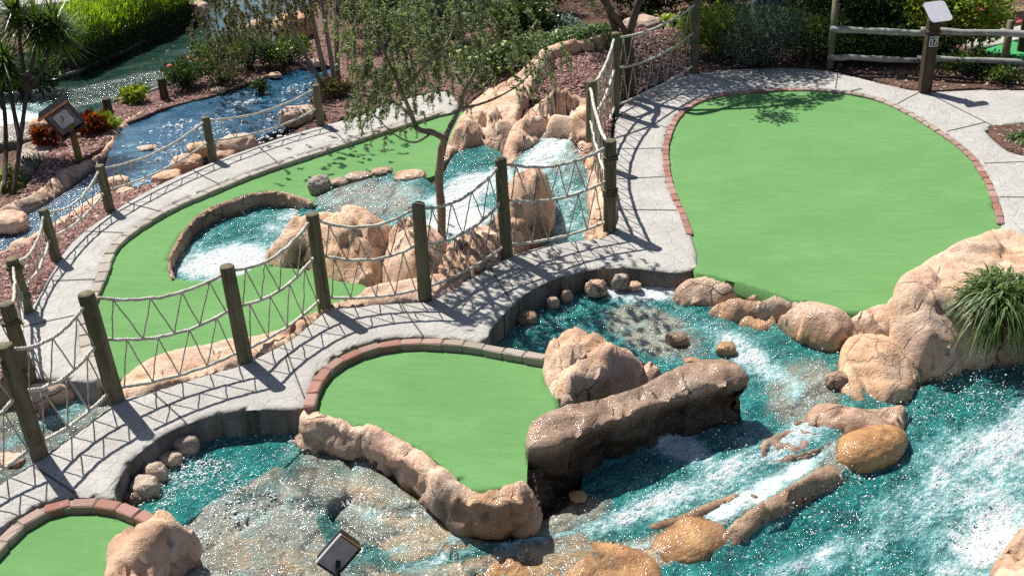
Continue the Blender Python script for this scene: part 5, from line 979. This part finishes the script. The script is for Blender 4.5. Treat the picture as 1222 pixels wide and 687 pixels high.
# dark forked tree, crown above the picture; outlying clusters added only to cast shade
db = G(740, 118, .0); dt = empty('dark_forked_tree', db, 'dark forked tree trunk behind the rope nets at the top', 'tree')
T = [([db+[-.05, 0, -.2], at(738, 90, db), at(738, 55, db), at(730, 20, db), at(715, -15, db, .2), db+[-1.2, .8, 3.2], db+[-1.8, 1.6, 4.2]], .085, .03), ([db+[.12, .05, -.2], at(752, 85, db, .1), at(750, 50, db, .1), at(757, 20, db, .1), at(768, -20, db, .1), db+[.6, 1.2, 3.0], db+[.3, 2.2, 4.4]], .09, .03), ([at(750, 45, db, .1), at(738, 25, db, -.1), at(722, 5, db, -.2), at(705, -20, db, -.3), db+[-1.6, -.2, 3.0]], .05, .02), ([at(757, 10, db, .1), db+[1.2, .8, 2.7], db+[2.2, 1.8, 3.6]], .045, .02)]
branch_tree(db, T, n=9).build('trunk', M['bark_dark'], dt)
n = 9000; cl = []
gs = G(915, 112); sd = np.array([-.461, .581, 0])/1.108
for (gx, gy, h, r, w) in [(905, 116, 3.3, .55, 1), (870, 112, 3.4, .6, 1), (950, 120, 3.3, .38, .55), (925, 138, 3.2, .32, .4), (985, 113, 3.2, .28, .35), (880, 96, 3.6, .8, 1.6), (830, 100, 3.7, .8, 1.6), (935, 92, 3.4, .7, 1.2), (975, 90, 3.3, .35, .4), (790, 105, 3.8, .7, 1.2), (850, 80, 4.0, 1.0, 2), (800, 80, 4.0, 1.0, 2), (765, 115, 3.6, .5, .7), (760, 95, 3.9, .7, 1.2), (1000, 76, 4, .7, 1.2), (1045, 80, 4, .6, 1.0), (1090, 88, 4, .5, .7), (900, 66, 4, 1.0, 1.6), (850, 62, 4, 1.0, 1.6), (960, 66, 4, .9, 1.4), (620, 16, 4, 1.2, 1.4), (560, 28, 4, 1.2, 1.4), (520, 40, 4, 1.0, 1.2), (700, 10, 4, 1., 1)]:  # later clusters are unseen, added to shade the bed and mound
    c = G(gx, gy)+sd*h+np.array([0, 0, h]); k = int(900*w); d = rdir(k)*(rng.uniform(0, 1, (k, 1))**.5)*r*np.array([1, 1, .6]); cl.append(c+d)
P = np.concatenate(cl)-db; V, F_ = leaf_arrays(P, rdir(len(P)), rng.uniform(.06, .11, len(P)), rng.uniform(.03, .055, len(P)), 0, 1); mesh_obj('crown', V, F_, M['leaf_dark'], dt, False)  # crown mesh includes the added shade clusters
# yucca trees at top left
yb = G(10, 226, -.5)
yucca('tall yucca-like tree with several spiky heads at the far left', [[G(14, 226, -.5)+[0, 0, -.1], at(24, 170, yb, .4), at(32, 110, yb, .9), at(42, 60, yb, 1.3), at(46, 28, yb, 1.5)], [at(32, 110, yb, .9), at(52, 80, yb, 1.2), at(66, 30, yb, 1.6)], [at(24, 170, yb, .4), at(14, 120, yb, .8), at(4, 72, yb, 1.2)], [at(32, 110, yb, .9), at(25, 60, yb, 1.3), at(20, 12, yb, 1.7)]], nleaf=330, L=.56, w=.030)
yb2 = G(6, 222, -.5)
yucca('second thin-stemmed spiky tree tight against the left edge', [[G(5, 226, -.5), at(7, 180, yb2, .4), at(5, 130, yb2, .8), at(-6, 85, yb2, 1.2), at(-14, 40, yb2, 1.5)], [at(5, 130, yb2, .8), at(-16, 100, yb2, 1.1), at(-20, 60, yb2, 1.3)]], nleaf=200, L=.5, w=.03, mat='leaf_yellow')
tuft('bright strappy plant at the foot of the spiky trees', G(8, 212, -.5), .4, 200, .55, .03, 'leaf_yellow', group='strappy clumps')
tuft('dark strappy plant below the pale slab at the left edge', G(32, 196, -.5), .25, 110, .4, .025, 'leaf_yucca', group='strappy clumps')
tuft('low clump of spears in the mulch under the spiky trees', G(12, 90, -.5), .5, 260, .6, .03, 'leaf_yucca', group='strappy clumps')
tuft('dark clump left of the lime hedge', G(62, 84, -.5), .4, 260, .55, .03, 'leaf_yucca', group='strappy clumps')
# lime hedge
ha, hbp = G(92, 84, -.5), G(228, 22, -.5); hd = empty('lime_hedge', (ha+hbp)/2, 'lime green clipped hedge of upright leaves above the dark river', 'hedge'); o0 = (ha+hbp)/2
ax = hbp-ha; Lh = np.linalg.norm(ax); ax /= Lh; nx_ = np.array([-ax[1], ax[0], 0]); n = 15000
u = rng.uniform(-.02, 1.02, n)*Lh; th = rng.uniform(-.3, 2.78, n); ww, hh = .62, .95
prof = np.stack([np.cos(th)*ww, np.clip(np.sin(th), -.2, 1)**1*hh], 1); jit = rng.uniform(.8, 1.03, n)
bump_ = 1+.10*np.sin(u*3.1)+.07*np.sin(u*7.3+1)
P = ha+ax*u[:, None]+nx_*((prof[:, 0]*jit)[:, None]+.45)+np.array([0, 0, 1.])*(np.maximum(prof[:, 1], -.0)*jit*bump_)[:, None]
D = nx_*(np.cos(th)*.55)[:, None]+np.array([0, 0, 1.])+rdir(n)*.45
V, F_ = leaf_arrays(P-o0, D, rng.uniform(.10, .22, n), rng.uniform(.014, .026, n), .25, 2, np.array([0, 0, 1.])); mesh_obj('foliage', V, F_, M['leaf_hedge'], hd, False)
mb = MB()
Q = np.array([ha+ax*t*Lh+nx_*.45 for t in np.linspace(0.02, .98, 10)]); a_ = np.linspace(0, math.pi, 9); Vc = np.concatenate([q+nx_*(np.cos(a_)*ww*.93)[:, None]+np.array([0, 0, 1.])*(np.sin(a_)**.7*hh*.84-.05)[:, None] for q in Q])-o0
mb.add(Vc, [(i*9+j, (i+1)*9+j, (i+1)*9+j+1, i*9+j+1) for i in range(9) for j in range(8)]+[tuple(range(9)), tuple(81+j for j in range(8, -1, -1))]); mb.build('dark_inner_body', M['bark_dark'], hd)  # solid dark body, made large so the hedge front reads as shade
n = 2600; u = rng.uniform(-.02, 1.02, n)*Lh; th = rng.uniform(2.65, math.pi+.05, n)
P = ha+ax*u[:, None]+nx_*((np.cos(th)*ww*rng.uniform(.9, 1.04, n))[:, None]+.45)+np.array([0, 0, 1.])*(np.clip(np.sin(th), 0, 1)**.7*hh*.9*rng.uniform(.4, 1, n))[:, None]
V, F_ = leaf_arrays(P-o0, rdir(n)*.6-nx_*.5+np.array([0, 0, .3]), rng.uniform(.08, .16, n), rng.uniform(.014, .024, n), .25, 2); mesh_obj('shade_coloured_foliage', V, F_, M['leaf_dark'], hd, False)  # dark leaf colour stands in for shade on the hedge front
mb = MB(); P = np.array([G(-20, 108, -.5), G(8, 105, -.5), G(45, 97, -.5), G(88, 88, -.5), G(120, 74, -.5), G(165, 54, -.5), G(210, 26, -.5), G(240, -4, -.5)]); V, F_ = tube_geo(catmull(P, 5, False)+[0, 0, .02], .035, 6); mb.add(V, F_)
prop(mb.build('timber_edging', M['rail']), 'thin timber edging along the hedge side of the dark river', 'edging')
mb = MB(); P = np.array([G(136, 122, -.42), G(170, 114, -.42), G(205, 101, -.42), G(250, 88, -.42), G(300, 72, -.42), G(332, 54, -.42)]); V, F_ = tube_geo(catmull(P, 5, False)+[0, 0, .02], .035, 6); mb.add(V, F_)
prop(mb.build('timber_edging', M['rail']), 'thin timber edging along the bed side of the dark river', 'edging')
# flowering shrubs by the streams
BG = 'flowering shrubs between the streams'
bush('round leafy shrub with two pink flowers beside the dark river', G(222, 104, -.4), (.38, .38, .38), 1300, (.05, .026), 'leaf_dark', 'flowering_shrub', 'pink', 5, BG, fsize=.06)
bush('taller grey-green shrub right of the pink-flowered one', G(268, 96, -.4), (.55, .5, .6), 2600, (.05, .022), 'leaf_bush', 'flowering_shrub', 'pink', 4, BG, fsize=.06)
bush('feathery grey shrub behind the taller one', G(296, 82, -.4), (.5, .4, .55), 2200, (.05, .018), 'leaf_blue', 'flowering_shrub', None, 0, BG)
bush('small-leaved shrub below the orange boulder', G(345, 78, -.4), (.55, .4, .42), 2200, (.045, .024), 'leaf_bush', 'flowering_shrub', 'whitefl', 6, BG, fsize=.04)
bush('dark fuzzy plant overhanging the blue stream by the thin stems', G(312, 112, -.5), (.16, .12, .2), 240, (.05, .02), 'leaf_dark', 'shrub', None, 0, BG)
bush('red and orange croton right of the little house', G(112, 158, -.4), (.24, .20, .22), 340, (.11, .05), 'croton', 'croton', 'red', 3, 'crotons round the little house')
bush('dark red croton left of the little house', G(58, 172, -.4), (.17, .15, .2), 180, (.11, .045), 'croton', 'croton', None, 0, 'crotons round the little house')
bush('yellow-green leafy plant right of the red croton', G(124, 155, -.4), (.18, .16, .16), 110, (.13, .07), 'leaf_yellow', 'croton', None, 0, 'crotons round the little house')
bush('yellow and green low plant at the stub post', G(165, 121, -.4), (.28, .18, .18), 260, (.09, .04), 'leaf_yellow', 'low_plant', None, 0, 'low plants on the river edge')
bush('dark leafy mass deep under the spiky trees', G(30, 108, -.5), (.8, .5, .5), 1700, (.10, .03), 'leaf_dark', 'shrub')
bush('dark shrub in the shade right of the first post behind the path', G(402, 118, -.1), (.5, .3, .25), 900, (.05, .02), 'leaf_brown', 'shrub', None, 0)
# top middle
bush('dense dark shrub behind the slender tree, left of centre at the top', G(455, 40, .05), (1.0, .6, .9), 4200, (.06, .03), 'leaf_dark', 'shrub', clumps=20)
bush('greyish shrub at the top behind the crown of the slender tree', G(545, 44, .25), (1.0, .6, .8), 4200, (.06, .025), 'leaf_blue', 'shrub', clumps=20)
bush('dark shrub filling the gap between the white flowers and the grass clumps', G(620, 44, .4), (.6, .4, .5), 2400, (.06, .03), 'leaf_dark', 'shrub', clumps=14)
GG = 'strappy grass clumps along the mulch mound'
for (x, y, z, r, L_, n, mt_, lab) in [(650, 52, .5, .7, .60, 620, 'leaf_strap', 'leftmost strappy clump behind the mulch mound'), (685, 46, .5, .7, .60, 700, 'leaf_strap', 'strappy pale-edged clump in the middle behind the mulch mound'), (714, 40, .5, .6, .5, 520, 'leaf_strap', 'strappy clump touching the dark tree trunk'), (668, 32, .5, .8, .6, 620, 'leaf_blue', 'greyish strappy clump at the back of the mulch mound')]:
    tuft(lab, G(x, y, z), r, n, L_, .028, mt_, group=GG)
bush('white-flowering shrub behind the slender tree', G(575, 92, .35), (.6, .5, .45), 1500, (.05, .025), 'leaf_dark', 'flowering_shrub', 'whitefl', 90, None, fsize=.05)
bush('dark green shrub right of the white-flowering one', G(612, 80, .4), (.4, .35, .4), 1500, (.05, .028), 'leaf_dark', 'shrub')
bush('dark mass of shrubs at the top behind the slender tree', G(520, 20, .2), (1.6, .8, .8), 4200, (.08, .03), 'leaf_bush', 'shrub', clumps=22)
bush('dark shrub at the very top left of the grass clumps', G(620, 4, .4), (1.1, .6, .7), 3000, (.07, .035), 'leaf_dark', 'shrub')
bush('yellowish shrub at the top behind the slender stems', G(440, 18, .0), (.8, .5, .8), 1900, (.09, .03), 'leaf_yellow', 'shrub')
bush('dark undergrowth above the boulder behind the forked trunk', G(790, 6, .1), (1.4, .6, .8), 3200, (.10, .04), 'leaf_dark', 'shrub', clumps=18)
tuft('broad-leaved clump hanging above the far rope net', G(800, 30, .1), .45, 190, .7, .05, 'leaf_yellow', 'broad_leaf_clump')
tuft('bright broad-leaved clump right of the forked trunk', G(772, 14, .1), .35, 130, .6, .05, 'leaf_strap', 'broad_leaf_clump')
# shrubs behind the path at the top right
SG = 'shrubs behind the far path'
bush('yellow-green shrub right of the grey end post', G(862, 64, 0), (.75, .55, .62), 3200, (.07, .02), 'leaf_yellow', 'shrub', None, 0, SG)
bush('blue-grey needled shrub over the far path', G(906, 72, 0), (.95, .6, .72), 5200, (.09, .012), 'leaf_blue', 'shrub', None, 0, SG, clumps=20)
bush('mid green needled shrub left of the rail fence post', G(962, 70, 0), (.75, .55, .62), 4200, (.08, .014), 'leaf_bush', 'shrub', None, 0, SG, clumps=18)
bush('tall dark bush with small pink flowers behind the rail fence', G(1030, 54, 0), (1.3, .7, 1.2), 6500, (.07, .04), 'leaf_dark', 'flowering_shrub', 'pink', 26, SG, clumps=26, fsize=.05)
bush('sunny yellow-green bush behind the sign post', G(1128, 66, 0), (.95, .6, .95), 4800, (.075, .045), 'leaf_yellow', 'flowering_shrub', 'pink', 10, SG, clumps=22, fsize=.05)
bush('dark glossy bush in the top middle right', G(960, 10, 0), (1.6, .7, 1.0), 5200, (.09, .045), 'leaf_dark', 'flowering_shrub', 'pink', 10, SG, clumps=24, fsize=.05)
bush('dark bush at the top right behind the sunny one', G(1080, 18, 0), (1.6, .7, 1.0), 4200, (.09, .045), 'leaf_bush', 'shrub', None, 0, SG, clumps=24)
bush('low scraggly plant at the right end of the rail fence', G(1195, 97, 0), (.35, .22, .18), 420, (.05, .025), 'leaf_bush', 'low_plant')
bush('dark low growth under the rail fence', G(1150, 88, 0), (.9, .3, .25), 1500, (.05, .025), 'leaf_dark', 'low_plant')
bush('dark far bush along the top left of the end post', G(860, 8, 0), (1.4, .6, .9), 3600, (.10, .03), 'leaf_dark', 'shrub', None, 0, SG, clumps=20)
bush('dark low bush directly behind the left half of the rail fence', G(1050, 74, 0), (1.0, .35, .5), 2600, (.06, .03), 'leaf_dark', 'shrub', None, 0, SG, clumps=18)
# grey utility box among the top shrubs
e = empty('utility_box', G(918, 44, 0), 'small grey-blue box half hidden in the top shrubs', 'box'); V, F_ = box_geo((0, 0, .55), (.62, .4, 1.1), None, .02); mesh_obj('housing', V, F_, m_flat('blue_grey_metal', (.13, .17, .18), .5, .2), e, False); V, F_ = box_geo((0.05, -.21, .78), (.36, .02, .3), None, .005); mesh_obj('cover', V, F_, m_flat('pale_blue_metal', (.2, .27, .28), .5, .1), e, False)
# right hand clumps
tuft('big glossy grass clump on the tan rock face at the right edge', G(1196, 352, .22), .5, 1300, .66, .018, 'leaf_strap', group='grass clumps at the right', droop=.8, zl=-.1)
tuft('hanging lower fringe of the big grass clump', G(1200, 372, .12), .3, 220, .42, .016, 'leaf_strap', group='grass clumps at the right', droop=1.1, zl=-.4)
tuft('smaller grass clump beside the path at the right edge', G(1222, 166, .02), .26, 330, .4, .018, 'leaf_strap', group='grass clumps at the right', zl=0)
# beyond the rail fence
e = sheet_obj('raised_bed', m_flat('brown_timber_kerb', (.30, .18, .12), .8), [(1165, 22), (1190, 10), (1230, 6), (1290, 4), (1290, 12), (1230, 13), (1192, 18), (1172, 30)], z=.12, res=.1, skirt=.3, kind=None, label='brown raised kerb far beyond the rail fence', cat='kerb')[0]
sheet_obj('red_play_mat', m_flat('faded_red_turf', (.42, .08, .11), .9), [(1166, 34), (1192, 19), (1222, 22), (1222, 26), (1195, 30), (1172, 40)], z=.05, res=.08, skirt=.1, kind='structure', label='strip of faded red ground far beyond the fence')
# ================================================================== TERRAIN
res = .11; X0, X1, Y0, Y1 = -26., 24., 4.2, 44.; nx = int((X1-X0)/res); ny = int((Y1-Y0)/res); H = np.full((nx, ny), 9.0)
for P, sk in SHEETS:
    i = ((P[:, 0]-X0)/res).astype(int); j = ((P[:, 1]-Y0)/res).astype(int); ok = (i > 2) & (j > 2) & (i < nx-3) & (j < ny-3); i, j, z = i[ok], j[ok], P[ok, 2]
    for a in (-1, 0, 1):
        for b in (-1, 0, 1): np.minimum.at(H, (i+a, j+b), z-.09)
known = H < 8; Hs = H.copy()
m = known.copy(); cur = np.where(known, H, 0)
for it in range(14):
    s_ = np.zeros_like(cur); c_ = np.zeros_like(cur)
    for a, b in ((1, 0), (-1, 0), (0, 1), (0, -1)):
        s_ += np.roll(np.where(m, cur, 0), (a, b), (0, 1)); c_ += np.roll(m, (a, b), (0, 1))
    nw = (~m) & (c_ > 0); cur[nw] = s_[nw]/c_[nw]; m = m | nw
yy = Y0+np.arange(ny)*res; xx = X0+np.arange(nx)*res
base = np.where(xx[:, None] < -1.5, -.6, 0.0)+np.zeros((nx, ny)); base = np.where((xx[:, None] < 6) & (yy[None] > 19) & (xx[:, None] > -1.5), .2, base); base = np.where(yy[None] < 7, -.95, base)
cur = np.where(m, cur, base)
for it in range(30):
    av = (np.roll(cur, 1, 0)+np.roll(cur, -1, 0)+np.roll(cur, 1, 1)+np.roll(cur, -1, 1))/4; cur = np.where(known, H, av)
cur[0, :] = -.6; cur[-1, :] = 0; cur[:, 0] = -1; cur[:, -1] = 0
XX, YY = np.meshgrid(xx, yy, indexing='ij'); P = np.column_stack([XX.ravel(), YY.ravel(), cur.ravel()])
P[:, 2] += fbm(P*np.array([1, 1, 0]), 2.5, 3, 70)*.03*(~known.ravel())
I4 = np.arange(nx*ny).reshape(nx, ny); F_ = np.stack([I4[:-1, :-1].ravel(), I4[1:, :-1].ravel(), I4[1:, 1:].ravel(), I4[:-1, 1:].ravel()], 1)
prop(mesh_obj('ground', P, F_, M['dirt'], None, True, (0, 0, 0)), 'dark bark and soil ground of the garden', None, None, 'structure')
R_ = 900.; Vg = [(-R_, -R_, -1.3), (R_, -R_, -1.3), (R_, R_, -1.3), (-R_, R_, -1.3)]
prop(mesh_obj('outer_ground', np.array(Vg), [(0, 1, 2, 3)], M['dirt'], None, False, (0, 0, 0)), 'ground reaching the horizon', None, None, 'structure')
# ================================================================== LIGHT, CAMERA
EL = D2R(56.2); dx, dy = -.461, .581; 
world = bpy.data.worlds.new('World'); SC.world = world; world.use_nodes = True; nt = world.node_tree; nt.nodes.clear()
sky = nt.nodes.new('ShaderNodeTexSky'); sky.sky_type = 'NISHITA'; sky.sun_disc = False; sky.sun_elevation = EL; sky.sun_rotation = math.atan2(dx, dy); sky.air_density = 1.0; sky.dust_density = 1.0
bg = nt.nodes.new('ShaderNodeBackground'); bg.inputs[1].default_value = SKY; wo = nt.nodes.new('ShaderNodeOutputWorld'); nt.links.new(sky.outputs[0], bg.inputs[0]); nt.links.new(bg.outputs[0], wo.inputs[0])
sl = bpy.data.lights.new('sun', 'SUN'); sl.energy = SUN; sl.angle = D2R(.53); sl.color = (1, .955, .88); so = bpy.data.objects.new('sun', sl); COL.objects.link(so)
dv = Vector((dx/math.hypot(dx, dy)*math.cos(EL), dy/math.hypot(dx, dy)*math.cos(EL), math.sin(EL))); so.rotation_euler = dv.to_track_quat('Z', 'Y').to_euler(); so.location = (-10, 15, 20)
cd = bpy.data.cameras.new('camera'); cam = bpy.data.objects.new('camera', cd); COL.objects.link(cam)
cam.matrix_world = Matrix(((_R[0], _U[0], -_F[0], 0), (_R[1], _U[1], -_F[1], 0), (_R[2], _U[2], -_F[2], CH), (0, 0, 0, 1)))
cd.sensor_width = 36; cd.sensor_fit = 'HORIZONTAL'; cd.lens = FPX/IW*36; cd.clip_end = 3000; cd.clip_start = .1; SC.camera = cam
SC.render.engine = 'CYCLES'; SC.view_settings.view_transform = 'Standard'; SC.view_settings.look = 'None'; SC.view_settings.exposure = EXPO; SC.view_settings.gamma = 1
SC.cycles.max_bounces = 6; SC.cycles.diffuse_bounces = 3; SC.cycles.glossy_bounces = 3; SC.cycles.use_denoising = False
SC.cycles.sample_clamp_direct = 0; SC.cycles.sample_clamp_indirect = 6
